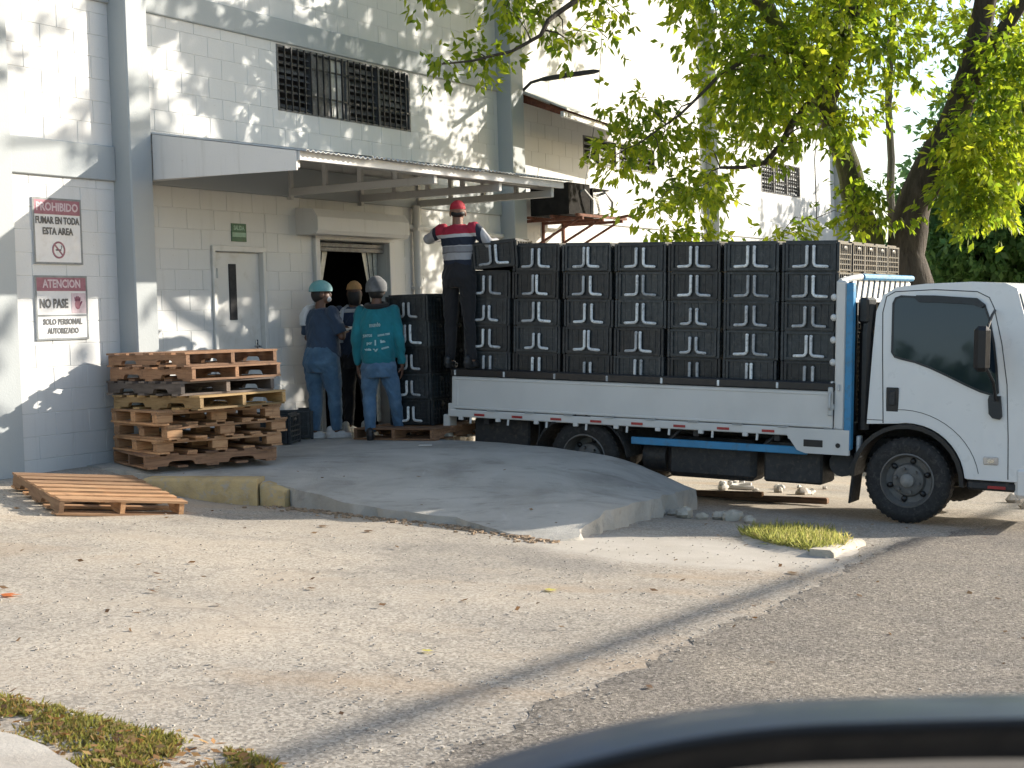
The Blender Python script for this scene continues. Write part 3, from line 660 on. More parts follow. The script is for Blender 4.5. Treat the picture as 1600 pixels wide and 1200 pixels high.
def corr(u0, u1, dz):
    k = int((u1 - u0) / .019); vs = []; fs = []
    for i in range(k + 1):
        u = u0 + (u1 - u0) * i / k; ph = (u % .076) / .076; hh = .016 * (1 if ph < .4 else 0 if .5 < ph < .9 else .5)
        for t in (0, .05):
            pass
        vs += [(u, -.0, ztop(0) + hh + dz), (u, -DT - .12, ztop(DT + .12) + hh + dz), (u, -.0, ztop(0) + hh + dz - .003), (u, -DT - .12, ztop(DT + .12) + hh + dz - .003)]
    for i in range(k):
        a = i * 4; b = a + 4; fs += [(a, b, b + 1, a + 1), (a + 2, a + 3, b + 3, b + 2), (a + 1, b + 1, b + 3, a + 3)]
    m = MB(); m.add(vs, fs); return m.build('roof_sheet', 'galvanised', CN, angle=25, recalc=False)
for i in range(5): corr(1.13 + i * 1.0, 1.13 + i * 1.0 + 1.06, .004 * (i % 2) + .006 + .012 * i)
bld('soffit', 'canopy_paint', lambda m: m.prism([(-.0, ztop(0) - .012), (-DT, ztop(DT) - .012), (-DT, ztop(DT) - .008), (0, ztop(0) - .008)], lambda a, b: (1.2, a, b), lambda a, b: (6.0, a, b)), CN)
# small sloping awning past the second pillar
aw = empty('awning'); aw.parent = WH
bld('awning_sheet', 'galvanised', lambda m: m.prism([(0, 4.30), (-.85, 3.93), (-.85, 3.955), (0, 4.335)], lambda a, b: (8.26, a, b), lambda a, b: (11.5, a, b - .16)), aw)
for u in (8.4, 9.4, 10.4, 11.3): bld('rafter', 'rust', lambda m: m.prism([(0, 4.16), (-.8, 3.86), (-.8, 3.92), (0, 4.28)], lambda a, b: (u - .025, a, b - .05 * (u - 8.26)), lambda a, b: (u + .025, a, b - .05 * (u - 8.26))), aw)
bld('batten', 'galvanised', lambda m: m.prism([(8.27, 3.85), (11.45, 3.70), (11.45, 3.77), (8.27, 3.92)], lambda p, q: (p, -.80, q), lambda p, q: (p, -.75, q)), aw)

# ------------------------------------------------------------------ signs on the wall
def wall_obj(name, label, cat, u, d, z, group=None):
    return empty(name, WP(u, d, z), (0, 0, WA), label, cat, group)
def sign(name, label, u0, u1, z0, z1, heads, fill):
    s = wall_obj(name, label, 'sign', (u0 + u1) / 2, .012, (z0 + z1) / 2); w_, h = (u1 - u0) / 2, (z1 - z0) / 2
    MB().bx(-w_, w_, -.006, .004, -h, h).build('plate', 'sign_white', s)
    m = MB(); t = .018
    m.bx(-w_, w_, -.009, -.0065, h - t, h); m.bx(-w_, w_, -.009, -.0065, -h, -h + t); m.bx(-w_, -w_ + t, -.009, -.0065, -h + t, h - t); m.bx(w_ - t, w_, -.009, -.0065, -h + t, h - t); m.build('border', 'sign_frame', s, smooth=False)
    fill(s, w_, h, t); return s
def put_text(s, txt, size, mat, width, z, x=0, y=-.0095, bold=.0):
    o = link('lettering', text_mesh(txt, size, mat, width, bold), s); o.rotation_euler = (R(90), 0, 0); o.location = (x, y, z); return o
def ringm(m, cx, cz, r1, r2, y0, y1, n=24):
    for i in range(n):
        a, b = 2 * math.pi * i / n, 2 * math.pi * (i + 1) / n
        P = [(cx + r * math.cos(t), y, cz + r * math.sin(t)) for y in (y0, y1) for r, t in ((r1, a), (r2, a), (r2, b), (r1, b))]
        m.add(P, [(0, 1, 2, 3), (4, 7, 6, 5), (1, 5, 6, 2), (0, 3, 7, 4)])
def f1(s, w_, h, t):
    MB().bx(-w_ + t, w_ - t, -.0085, -.0065, h - .145, h - t).build('header', 'sign_red', s, smooth=False)
    put_text(s, 'PROHIBIDO', .1, 'sign_pale', w_ * 1.72, h - .082, bold=.003)
    put_text(s, 'FUMAR EN TODA', .085, 'sign_dark', w_ * 1.80, h - .20, bold=.003); put_text(s, 'ESTA AREA', .085, 'sign_dark', w_ * 1.25, h - .295, bold=.003)
    m = MB(); ringm(m, .0, -.165, .060, .076, -.0095, -.0068); m.box((0, -.0082, -.165), (.125, .003, .014), Matrix.Rotation(R(45), 3, 'Y')); m.build('no_smoking_ring', 'sign_red', s, smooth=False)
    m = MB(); m.bx(-.035, .03, -.0078, -.0068, -.172, -.158); m.tube([(.03, -.0074, -.158), (.038, -.0074, -.14), (.03, -.0074, -.125)], .003, 5); m.build('cigarette', 'sign_dark', s, smooth=False)
def f2(s, w_, h, t):
    MB().bx(-w_ + t, w_ - t, -.0085, -.0065, h - .135, h - t).build('header', 'sign_red', s, smooth=False)
    put_text(s, 'ATENCION', .1, 'sign_pale', w_ * 1.45, h - .075, bold=.003)
    MB().bx(-w_ + t, w_ - t, -.0085, -.0066, -.075, -.06).build('divider', 'sign_frame', s, smooth=False)
    MB().bx(.11, w_ - t - .004, -.0078, -.0066, -.05, .13).build('pictogram_panel', 'sign_pale', s, smooth=False)
    m = MB(); m.ell((.185, -.0082, .03), (.035, .002, .045)); [m.tube([(.16 + .016 * i, -.0082, .06), (.155 + .019 * i, -.0082, .105 - abs(i - 1.5) * .008)], .007, 6) for i in range(4)]; m.tube([(.21, -.0082, .02), (.235, -.0082, .055)], .008, 6); m.build('hand_pictogram', 'sign_red', s)
    put_text(s, 'NO PASE', .11, 'sign_dark', .33, .035, x=-.095, bold=.004)
    put_text(s, 'SOLO PERSONAL', .07, 'sign_dark', w_ * 1.5, -.125, bold=.003); put_text(s, 'AUTORIZADO', .07, 'sign_dark', w_ * 1.2, -.205, bold=.003)
sign('wall_sign', 'no smoking sign with faded red header, upper of the two wall signs', -.182, .388, 1.804, 2.386, None, f1)
sign('wall_sign', 'no entry sign reading NO PASE, lower of the two wall signs', -.19, .424, 1.135, 1.703, None, f2)
s = wall_obj('exit_sign', 'small green exit sign on the wall above the white door', 'sign', 2.57, .006, 2.17)
MB().bx(-.115, .115, -.006, .004, -.092, .092).build('plate', 'sign_green', s)
MB().bx(-.105, .105, -.0075, -.0062, -.045, .0).build('pale_band', 'sign_ltgreen', s, smooth=False)
put_text(s, 'SALIDA', .06, 'sign_ltgreen', .17, .045, y=-.0075, bold=.003)

# burnt condenser units on a rusty shelf, lamp arm, cables
ac = wall_obj('condenser_shelf', 'rusty steel wall shelf carrying the dark condensers above the crates', 'shelf', 8.3, 0, 2.5)
def shelf(m):
    for a in (.15, .75, 1.35):
        m.bx(a - .02, a + .02, -.95, 0, .0, .04); m.tube([(a, -.85, .0), (a, -.02, -.42)], .018, 6); m.bx(a - .02, a + .02, -.03, 0, -.5, .1)
    for d in (.2, .55, .93): m.bx(.0, 1.5, -d - .02, -d + .02, .04, .075)
m = MB(); shelf(m); m.build('frame', 'rust', ac)
m = MB(); m.tube([(1.2, -.93, .06), (1.3, -1.05, .09), (1.28, -1.25, .03)], .02, 6); m.build('bent_bar', 'rust', ac)
def condenser(u, d, w_, dep, h, label, open_side):
    c = wall_obj('condenser', label, 'condenser', u, d, 2.577)
    m = MB(); m.bx(0, w_, -dep, 0, 0, .03); m.bx(0, w_, -.02, 0, .03, h); m.bx(0, .02, -dep, -.02, .03, h); m.bx(0, w_, -dep, 0, h, h + .02)
    if not open_side: m.bx(w_ - .02, w_, -dep, -.02, .03, h); m.bx(.02, w_ - .02, -dep, -dep + .015, .03, h)
    m.build('casing', 'soot', c)
    m = MB()
    for i in range(14): z = .05 + (h - .08) * i / 14; m.bx(.05, w_ - .03, -dep + .03, -dep + .05, z, z + .008)
    m.build('coil', 'galvanised', c)
    m = MB(); m.lathe([(.0, 0), (.12, .0), (.13, .03), (.13, .2), (.09, .27), (0, .29)], (w_ * .55, -dep * .5, .03), (0, 0, 1), 14); m.build('compressor', 'soot', c)
    m = MB(); m.tube([(w_ * .5, -dep * .6, .25), (w_ * .6, -dep - .05, .33), (w_ * .8, -dep - .1, .2), (w_ * .9, -dep - .06, .0)], .02, 7); m.tube([(w_ * .9, -dep * .3, .3), (w_ + .1, -dep * .5, .35), (w_ + .14, -dep * .6, .12), (w_, -dep * .7, .06)], .016, 7); m.build('hose', 'cable_grey', c)
    return c
condenser(8.34, .22, .62, .58, .40, 'boxy black condenser beside the second grey pillar under the canopy end', False)
condenser(9.02, .25, .50, .56, .36, 'gutted condenser with pipes and hoses showing, at the shelf end', True)
la = wall_obj('lamp_arm', 'dark curved lamp arm sticking out of the second grey pillar', 'lamp', 8.25, .1, 4.12)
m = MB(); m.tube([(0, 0, 0), (.0, -.10, .12), (.02, -.22, .22), (.05, -.36, .25)], .022, 8); m.bx(-.03, .03, -.02, .04, -.1, .1, .005); m.build('arm', 'dark_metal', la)
m = MB(); m.tube([(.05, -.34, .25), (.07, -.42, .255), (.10, -.75, .275), (.13, -1.1, .285), (.14, -1.18, .285)], [.02, .034, .036, .032, .015], 10); m.build('lamp_head', 'dark_metal', la)
def cable(label, pts, r_=.006, mat='cable_grey', group='cables hanging by the far wall'):
    P = [Vector(p) for p in pts]; q = []
    for i in range(len(P) - 1):
        for t in np.linspace(0, 1, 7)[:-1]: q.append(P[i].lerp(P[i + 1], t))
    q.append(P[-1]); b = q[0].copy(); q = [x - b for x in q]
    o = MB().tube(q, r_, 5).build('cable', mat); o.location = b; return tag(o, label, 'cable', group)
cable('thin grey cable dropping past the awning to the condensers', [WP(10.2, .5, 5.9), WP(9.9, .5, 4.3), WP(9.4, .5, 3.0)], .007)
cable('thin dark cable hanging beside the far louvred window', [WP(19.9, .35, 5.0), WP(19.8, .3, 4.2), WP(19.85, .3, 3.0)], .012, 'cable_black')

# kerb in front of the slab
kb = bpy.data.objects.new('kerb', None); COL.objects.link(kb); tag(kb, 'worn yellow painted kerb block in front of the pallet stack', 'kerb')
def kerb_piece(a, b, h0, h1, wd, mat='yellow_kerb'):
    m = MB(); a, b = Vector(a), Vector(b); dr_ = (b - a).normalized(); nn = Vector((-dr_.y, dr_.x, 0)); k = 14; vs = []; fs = []
    for i in range(k + 1):
        p = a.lerp(b, i / k); j = noise.noise(p * 5) * .012; j2 = noise.noise(p * 8 + Vector((3, 3, 3))) * .012
        z0 = G(p.x, p.y) - .08; z1 = h0 + (h1 - h0) * i / k
        vs += [p + nn * (.0 + j) + Vector((0, 0, z0)), p + nn * (.0 + j) + Vector((0, 0, z1 - .025)), p + nn * (.025 + j) + Vector((0, 0, z1 + j2 * .5)), p + nn * wd + Vector((0, 0, z1 + .002)), p + nn * wd + Vector((0, 0, z0))]
    for i in range(k):
        for q in range(4): fs.append((i * 5 + q, i * 5 + q + 1, i * 5 + 6 + q, i * 5 + 5 + q))
    fs += [(0, 1, 2, 3, 4), tuple(k * 5 + q for q in range(5))]; m.add(vs, fs); return m.build('kerb_stone', mat, kb, angle=50)
kerb_piece((-3.14, 12.93, 0), (-2.16, 12.80, 0), -.055, -.075, .24); kerb_piece((-2.14, 12.83, 0), (-1.92, 12.74, 0), -.11, -.17, .16)

# ------------------------------------------------------------------ truck (local x towards the cab, local y away from the camera)
TR0 = Vector((3.42, 13.44, -.70)); TPITCH = .043
TK = empty('flatbed_truck', TR0, (0, TPITCH, R(-30)), 'white flatbed truck with blue trim, loaded with black crates', 'truck')
TM = Matrix.Translation(TR0) @ Matrix.Rotation(R(-30), 4, 'Z') @ Matrix.Rotation(TPITCH, 4, 'Y')
def tb(name, mat, fn, parent=TK, **kw):
    m = MB(); fn(m); return m.build(name, mat, parent, **kw)
def ys(h): return -.02 + .115 * max(0, h - .43) / 1.67         # lean of the cab side
def side(t, h, o=0): return (t - (.03 + .05 * (h - .45)), ys(h) - o, h)
arch = [(.51 * math.cos(a), .375 + .51 * math.sin(a)) for a in np.linspace(R(7), R(101), 12)]
prof = [(-.37, .86), (-.345, 1.5), (-.325, 1.86), (-.27, 2.0), (-.15, 2.075), (.1, 2.105), (.5, 2.125), (.78, 2.115), (.88, 2.07), (.975, 1.75), (1.09, 1.33), (1.17, 1.15), (1.21, .80), (1.20, .50), (1.17, .44), (.90, .43), (.53, .43)] + arch
def cab(m):
    m.prism(prof, lambda a, b: (a, ys(b), b), lambda a, b: (a, 1.92 - ys(b), b))
cb = tb('cab', 'truck_white', cab, angle=30)
md = cb.modifiers.new('bevel', 'BEVEL'); md.width = .028; md.segments = 3; md.limit_method = 'ANGLE'; md.angle_limit = R(50)
def side_poly(name, mat, pts, o0, o1, parent=cb, **kw):
    return tb(name, mat, lambda m: m.prism(pts, lambda a, b: side(a, b, o0), lambda a, b: side(a, b, o1)), parent, **kw)
win = [(-.075, 1.50), (-.055, 1.47), (0, 1.455), (.12, 1.43), (.25, 1.385), (.4, 1.32), (.55, 1.25), (.68, 1.195), (.80, 1.165), (.815, 1.18), (.805, 1.4), (.785, 1.6), (.75, 1.80), (.71, 1.925), (.66, 1.955), (.55, 1.965), (.0, 1.985), (-.04, 1.97), (-.06, 1.93)]
dwn = side_poly('window', 'tinted_glass', win, -.02, .005)
# rubber frame around the side window
def frame_strip(m, pts, wd, o0, o1, closed=True):
    c = Vector((sum(p[0] for p in pts) / len(pts), sum(p[1] for p in pts) / len(pts))); k = len(pts)
    nrm = []
    for i in range(k):
        a = Vector(pts[i - 1]); b = Vector(pts[(i + 1) % k]); t = (b - a).normalized(); nn = Vector((t.y, -t.x))
        if nn.dot(Vector(pts[i]) - c) < 0: nn = -nn
        nrm.append(nn)
    out = [(p[0] + q.x * wd, p[1] + q.y * wd) for p, q in zip(pts, nrm)]
    for i in range(k):
        j = (i + 1) % k; A = [pts[i], pts[j], out[j], out[i]]
        m.add([side(*p, o0) for p in A] + [side(*p, o1) for p in A], [(0, 1, 2, 3), (4, 7, 6, 5), (0, 4, 5, 1), (3, 2, 6, 7)])
tb('rubber_seal', 'black_trim', lambda m: frame_strip(m, win, .018, -.005, .008), cb)
side_poly('rain_visor', 'black_trim', [(.13, 1.975), (.16, 1.945), (.30, 1.945), (.62, 1.93), (.70, 1.90), (.73, 1.93), (.66, 1.985), (.3, 2.005), (.14, 2.005)], .008, .03)
def seam(pts, r_=.0045):
    tb('door_seam', 'black_trim', lambda m: m.tube([side(a, b, .0) for a, b in pts], r_, 5), cb)
seam([(-.17, .875), (-.17, 1.5), (-.165, 1.85), (-.13, 1.99), (-.05, 2.035), (.3, 2.055), (.66, 2.04), (.76, 1.99), (.80, 1.9), (.86, 1.6), (.90, 1.25), (.905, .8), (.90, .45)])
seam([(.66 * math.cos(a), .40 + .60 * math.sin(a)) for a in np.linspace(R(8), R(95), 14)], .003)
seam([(-.36, .90), (-.17, .90)], .003)
tb('door_handle', 'black_trim', lambda m: m.box(side(-.085, 1.085, .003), (.11, .012, .215), None, .005), cb)
tb('door_handle', 'dark_metal', lambda m: m.box(side(-.085, 1.10, .016), (.055, .02, .13), None, .008), cb)
tb('marker_lamp', 'lamp_lens', lambda m: m.box(side(.76, .60, .006), (.125, .02, .07), None, .008), cb)
tb('badge', 'chrome', lambda m: m.box(side(.76, .60, .018), (.06, .004, .035), None, .002), cb)
tb('red_reflector', 'red_reflector', lambda m: m.bx(.70, .85, -.012, -.004, .36, .385, .002))
tb('sill_step', 'dark_metal', lambda m: (m.bx(.52, 1.16, -.005, .5, .34, .425, .02)))
# wheel arch liner, mud flap
def liner(m):
    k = 14; A = [R(-2) + (R(178) - R(-2)) * i / k for i in range(k + 1)]
    for a, b in zip(A, A[1:]):
        P = [(r_ * math.cos(t), y, .375 + r_ * math.sin(t)) for y in (-.03, .26) for r_, t in ((.465, a), (.502, a), (.502, b), (.465, b))]
        m.add(P, [(0, 1, 2, 3), (4, 7, 6, 5), (0, 3, 7, 4), (1, 5, 6, 2)])
tb('wheel_arch', 'black_trim', liner)
tb('mud_flap', 'rubber', lambda m: m.box((-.485, .13, .37), (.02, .28, .46), Matrix.Rotation(R(6), 3, 'Y'), .006))
# windscreen, front panel, headlamp, bumper, wiper
tb('windscreen', 'windscreen_glass', lambda m: m.prism([(.89, 2.03), (.975, 1.76), (1.083, 1.36), (1.10, 1.36), (.99, 1.76), (.905, 2.03)], lambda a, b: (a, ys(b) + .03, b), lambda a, b: (a, 1.89 - ys(b), b)), cb)
tb('wiper', 'black_trim', lambda m: m.tube([(1.12, .3, 1.36), (1.06, .8, 1.55)], .012, 6), cb)
tb('headlamp', 'lamp_lens', lambda m: m.bx(1.10, 1.225, .0, .33, .62, .92, .03), cb)
tb('corner_panel', 'galvanised', lambda m: m.bx(1.06, 1.222, -.012, .25, .93, 1.12, .02), cb)
tb('bumper', 'truck_white', lambda m: m.bx(.92, 1.30, -.03, 1.95, .29, .56, .035))
tb('grille', 'black_trim', lambda m: m.bx(1.19, 1.222, .4, 1.5, .65, .85, .01), cb)
# wing mirror
wm = tb('wing_mirror', 'black_trim', lambda m: m.box((.69, -.30, 1.565), (.13, .20, .38), Matrix.Rotation(R(12), 3, 'Z'), .035))
tb('mirror_glass', 'mirror_glass', lambda m: m.box((.622, -.285, 1.565), (.004, .16, .32), Matrix.Rotation(R(12), 3, 'Z')), wm)
tb('mirror_arm', 'black_trim', lambda m: m.tube([(.72, -.26, 1.40), (.75, -.12, 1.28), (.755, -.03, 1.12)], .014, 7), wm)
tb('mirror_arm', 'black_trim', lambda m: m.tube([(.72, -.26, 1.73), (.72, -.1, 1.84), (.71, .05, 1.88)], .012, 7), wm)
side_poly('mirror_base', 'black_trim', [(.745, 1.12), (.755, 1.155), (.85, 1.155), (.86, .98), (.84, .955), (.78, .965), (.75, 1.0)], .0, .03)
# wheels
def wheel(x, y0, dual=False, r_=.378, out=-1):
    w_ = empty('wheel', (x, y0, r_)); w_.parent = TK; wd = .205
    m = MB(); m.lathe([(.235, .015), (.30, .0), (.345, .008), (.368, .03), (r_, .055), (r_, .15), (.368, .175), (.345, .197), (.30, wd), (.235, .19)], (0, 0, 0), (0, 1, 0), 40, caps=False); m.build('tyre', 'rubber', w_, angle=50)
    m = MB()
    for i in range(40):
        a = 2 * math.pi * i / 40; m.box((math.cos(a) * (r_ - .004), .102, math.sin(a) * (r_ - .004)), (.012, .13, .03), Matrix.Rotation(-a, 3, 'Y'))
    tag(m.build('tread', 'rubber', w_), kind='stuff')
    m = MB(); dep = .03 if not dual else .13
    m.lathe([(.24, .012), (.228, .008), (.222, .03), (.20, .05 + dep), (.15, .055 + dep), (.135, .03 + dep * .7), (.09, .02 + dep * .6), (.0, .02 + dep * .6)], (0, 0, 0), (0, 1, 0), 32, caps=False); rm = m.build('rim', 'rim_steel', w_, angle=40)
    for i in range(6):
        a = 2 * math.pi * (i + .3) / 6; m = MB(); m.ell((math.cos(a) * .172, .045 + dep, math.sin(a) * .172), (.030, .022, .026), Matrix.Rotation(-a, 3, 'Y')); m.build('vent_hole', 'black_trim', w_)
        m = MB(); m.tube([(math.cos(a + .5) * .105, .03 + dep * .6, math.sin(a + .5) * .105), (math.cos(a + .5) * .105, -.01 + dep * .6, math.sin(a + .5) * .105)], .014, 6); m.build('wheel_nut', 'rim_steel', w_)
    m = MB(); m.lathe([(.062, .03 + dep * .6), (.06, -.005 + dep * .5), (.035, -.025 + dep * .5), (0, -.03 + dep * .5)], (0, 0, 0), (0, 1, 0), 18); m.build('hub', 'hub_steel', w_)
    return w_
wheel(0, 0); wheel(0, 1.66); wheel(-3.19, .0, True); wheel(-3.19, .24); wheel(-3.19, 1.66); wheel(-3.19, 1.42)
# chassis
tb('chassis_rail', 'dark_metal', lambda m: m.bx(-4.6, .9, .52, .60, .50, .70, .01)); tb('chassis_rail', 'dark_metal', lambda m: m.bx(-4.6, .9, 1.30, 1.38, .50, .70, .01))
for x in (-4.3, -3.6, -2.8, -2.0, -1.2, -.6): tb('cross_member', 'dark_metal', lambda m: m.bx(x - .03, x + .03, .0, 1.9, .66, .728, .006))
tb('axle', 'dark_metal', lambda m: (m.tube([(-3.19, .2, .38), (-3.19, 1.7, .38)], .07, 10), m.ell((-3.19, .95, .38), (.2, .2, .19)))); tb('axle', 'dark_metal', lambda m: m.tube([(0, .2, .36), (0, 1.7, .36)], .05, 8))
tb('drive_shaft', 'dark_metal', lambda m: m.tube([(-3.1, .95, .42), (-.6, .95, .55)], .045, 10))
tb('fuel_tank', 'dark_metal', lambda m: m.bx(-2.35, -1.45, .12, .48, .25, .64, .05)); tb('battery_box', 'dark_metal', lambda m: m.bx(-1.36, -.80, .10, .48, .27, .66, .02))
tb('muffler', 'dark_metal', lambda m: m.tube([(-2.62, .3, .42), (-2.38, .3, .42)], .15, 14))
tb('engine', 'dark_metal', lambda m: (m.bx(-.75, .5, .62, 1.28, .35, .86, .05), m.tube([(-.6, .4, .42), (-1.6, .75, .4)], .06, 8)))
tb('air_tank', 'dark_metal', lambda m: m.tube([(-.62, .12, .48), (-.62, .5, .48)], .12, 14)); tb('intake_stack', 'black_trim', lambda m: (m.tube([(-.42, .12, .8), (-.42, .12, 1.65), (-.40, .14, 1.92)], .06, 10), m.bx(-.48, -.385, .05, .3, 1.75, 1.98, .02)))
tb('bracket_plate', 'galvanised', lambda m: m.bx(-.46, -.42, .0, .08, .55, .75, .01))
tb('side_guard', 'truck_blue', lambda m: m.bx(-2.66, -.90, -.03, .0, .555, .625, .006))
for x in (-2.3, -1.35): tb('guard_strut', 'dark_metal', lambda m: m.tube([(x, -.0, .59), (x + .14, .06, .73)], .016, 6))
tb('added_shade_skirt', 'dark_metal', lambda m: m.bx(-4.55, -.75, 1.90, 1.93, .27, .735, .008)); tb('mud_flap', 'rubber', lambda m: m.box((-3.68, .22, .42), (.015, .45, .58), None, .004)); tb('mud_flap', 'rubber', lambda m: m.box((-3.68, 1.68, .42), (.015, .45, .58), None, .004)); tb('added_dark_box', 'dark_metal', lambda m: m.bx(-4.5, -3.85, .1, .5, .40, .72, .02))  # dark skirt, flaps and box added to stand for shade under the bed
tb('rear_mudguard', 'rubber', lambda m: [m.box((-3.19 + .50 * math.cos(a), .12, .40 + .40 * math.sin(a)), (.16, .36, .012), Matrix.Rotation(-(a - R(90)) , 3, 'Y')) for a in np.linspace(R(15), R(165), 11)])
# bed
bd = tb('bed_floor', 'dark_metal', lambda m: m.bx(-4.70, -.50, -.03, 1.98, .745, .86, .006))
tb('bed_rail', 'bed_white', lambda m: (m.bx(-4.72, -.64, -.065, -.03, .725, .80, .008), m.bx(-4.72, -4.64, -.06, 1.98, .725, .86, .006)))
sb = tb('side_board', 'bed_white', lambda m: (m.bx(-4.68, -.66, -.055, -.03, .806, 1.14, .008), m.bx(-4.66, -.68, -.062, -.05, .812, .835, .004), m.bx(-4.66, -.68, -.062, -.05, 1.105, 1.132, .004), m.bx(-4.66, -4.60, -.061, -.05, .84, 1.10, .004)))
tb('side_board', 'bed_white', lambda m: m.bx(-4.68, -.66, 1.985, 2.01, .806, 1.14, .008))
tb('black_strip', 'black_trim', lambda m: (m.bx(-4.69, -.64, -.07, .008, 1.142, 1.222, .012)), sb)
for i in range(8): x = -4.63 + i * .575; tb('strip_tie', 'arm_plastic', lambda m: m.bx(x - .011, x + .011, -.076, -.062, 1.15, 1.205, .004), sb)
for i in range(9):
    x = -4.45 + i * .44
    tb('rope_hook', 'bed_white', lambda m: m.tube([(x, -.05, .73), (x, -.06, .665)], .012, 6)); tb('hook_plate', 'bed_white', lambda m: m.bx(x - .14, x - .09, -.07, -.04, .695, .73, .004))
    if i % 1 == 0: tb('reflector', 'red_reflector', lambda m: m.bx(x + .05, x + .17, -.071, -.066, .745, .768), bd)
    tb('board_hinge', 'galvanised', lambda m: (m.tube([(x + .2, -.07, .80), (x + .28, -.07, .80), (x + .31, -.075, .815)], .007, 5)), bd)
# corner bracket, front post and head rack
def corner(m):
    m.prism([(-1.08, .735), (-.98, .60), (-.90, .575), (-.50, .575), (-.50, .80), (-1.08, .80)], lambda a, b: (a, -.075, b), lambda a, b: (a, -.035, b))
tb('corner_bracket', 'bed_white', corner); tb('bracket_slot', 'black_trim', lambda m: m.bx(-.92, -.74, -.078, -.07, .635, .70, .004)); tb('bracket_hole', 'black_trim', lambda m: m.tube([(-.60, -.08, .66), (-.60, -.07, .66)], .022, 12))
hr = empty('head_rack'); hr.parent = TK
def hx(name, mat, fn): return tb(name, mat, fn, hr)
for y in (-.06, 1.94): hx('post', 'bed_white', lambda m: m.bx(-.65, -.555, y, y + .07, .80, 2.13, .012))
hx('blue_stripe', 'truck_blue', lambda m: m.bx(-.553, -.49, -.07, .02, .62, 2.11, .008)); hx('latch', 'galvanised', lambda m: (m.bx(-.70, -.655, -.085, -.06, .92, 1.18, .008), m.tube([(-.675, -.09, .98), (-.675, -.115, 1.0), (-.675, -.115, 1.1), (-.675, -.09, 1.13)], .012, 6)))
hx('top_rail', 'truck_blue', lambda m: m.tube([(-.53, .32, 2.165), (-.53, 1.95, 2.165)], .03, 10)); hx('top_rail', 'bed_white', lambda m: m.tube([(-.62, -.03, 2.12), (-.56, .1, 2.15), (-.54, .32, 2.165)], .028, 8))
hx('lower_rail', 'bed_white', lambda m: m.bx(-.57, -.53, .0, 1.95, 1.93, 1.97, .006))
for i in range(11): y = .12 + i * .17; hx('slat', 'bed_white', lambda m: m.box((-.55, y, 2.055), (.015, .10, .22), Matrix.Rotation(R(-22), 3, 'X'), .004))
for i in range(5): y = .22 + i * .36; hx('upright', 'dark_metal', lambda m: m.bx(-.57, -.54, y, y + .04, .86, 1.93, .004))
for z in (1.0, 1.2, 1.4, 1.6, 1.8, 1.98): hx('rope_knob', 'bed_white', lambda m: (m.ell((-.672, -.04, z), (.03, .03, .032)), m.bx(-.66, -.64, -.05, -.03, z - .02, z + .02)))
tb('tail_lamp', 'bed_white', lambda m: (m.bx(-4.80, -4.72, -.03, .12, .50, .74, .01))); tb('tail_lamp_lens', 'red_reflector', lambda m: m.bx(-4.815, -4.80, .0, .1, .54, .70, .006))
tb('number_light', 'galvanised', lambda m: m.bx(-4.78, -4.70, .3, 1.7, .48, .56, .01))

# ------------------------------------------------------------------ crates
def crate_body():
    m = MB(); L, D, Hh, t = .532, .38, .268, .012; a, b = L / 2, D / 2
    for sx, sy, lx, ly in ((0, 1, a - .03, .003), (0, -1, a - .03, .003), (1, 0, .003, b - .03), (-1, 0, .003, b - .03)): m.bx(sx * (a - .027) - lx, sx * (a - .027) + lx, sy * (b - .027) - ly, sy * (b - .027) + ly, Hh - .03, Hh + .012)
    m.bx(-a + .012, a - .012, -b + .012, b - .012, .006, .018)
    for sy in (-1, 1):       # long walls: recessed sheet, ribs, posts, rims
        y0 = sy * (b - .018); m.bx(-a + .02, a - .02, min(y0, y0 - sy * .006), max(y0, y0 - sy * .006), .018, Hh - .012)
        def yy(p): q = sy * (b - p); return q
        for x in np.linspace(-.17, .17, 6): m.bx(x - .004, x + .004, min(yy(.018), yy(.013)), max(yy(.018), yy(.013)), .03, Hh - .03)
        for z in (.075, .115, .155, .195): m.bx(-a + .05, a - .05, min(yy(.018), yy(.010)), max(yy(.018), yy(.010)), z - .004, z + .004)
        for x in (-1, 1):
            m.bx(x * (a - .045) - .012, x * (a - .045) + .012, min(yy(.018), yy(.0)), max(yy(.018), yy(.0)), .02, Hh - .02)
            m.bx(x * (a - .012) - .011, x * (a - .012) + .011, min(yy(.03), yy(.002)), max(yy(.03), yy(.002)), .0, Hh - .004)
        m.bx(-a + .03, a - .03, min(yy(.02), yy(-.004)), max(yy(.02), yy(-.004)), Hh - .022, Hh - .006); m.bx(-a + .04, a - .04, min(yy(.02), yy(-.001)), max(yy(.02), yy(-.001)), .012, .034)
    for sx in (-1, 1):       # end walls: open lattice with a hand hole
        def xx(p): return sx * (a - p)
        for y in np.linspace(-b + .012, b - .012, 7): m.bx(min(xx(.012), xx(.0)), max(xx(.012), xx(.0)), y - .005, y + .005, .01, Hh - .004)
        for z in (.02, .07, .115, .16): m.bx(min(xx(.014), xx(.002)), max(xx(.014), xx(.002)), -b + .01, b - .01, z - .006, z + .006)
        m.bx(min(xx(.018), xx(-.002)), max(xx(.018), xx(-.002)), -b + .01, b - .01, Hh - .02, Hh - .005)
        m.bx(min(xx(.022), xx(.018)), max(xx(.022), xx(.018)), -b + .02, b - .02, .02, Hh - .03)
        m.ell((xx(.0), 0, .215), (.006, .05, .02), None, 10, 6)
    return m.mesh('crate_body', 'black_plastic', smooth=False, recalc=False)
CRATE = crate_body()
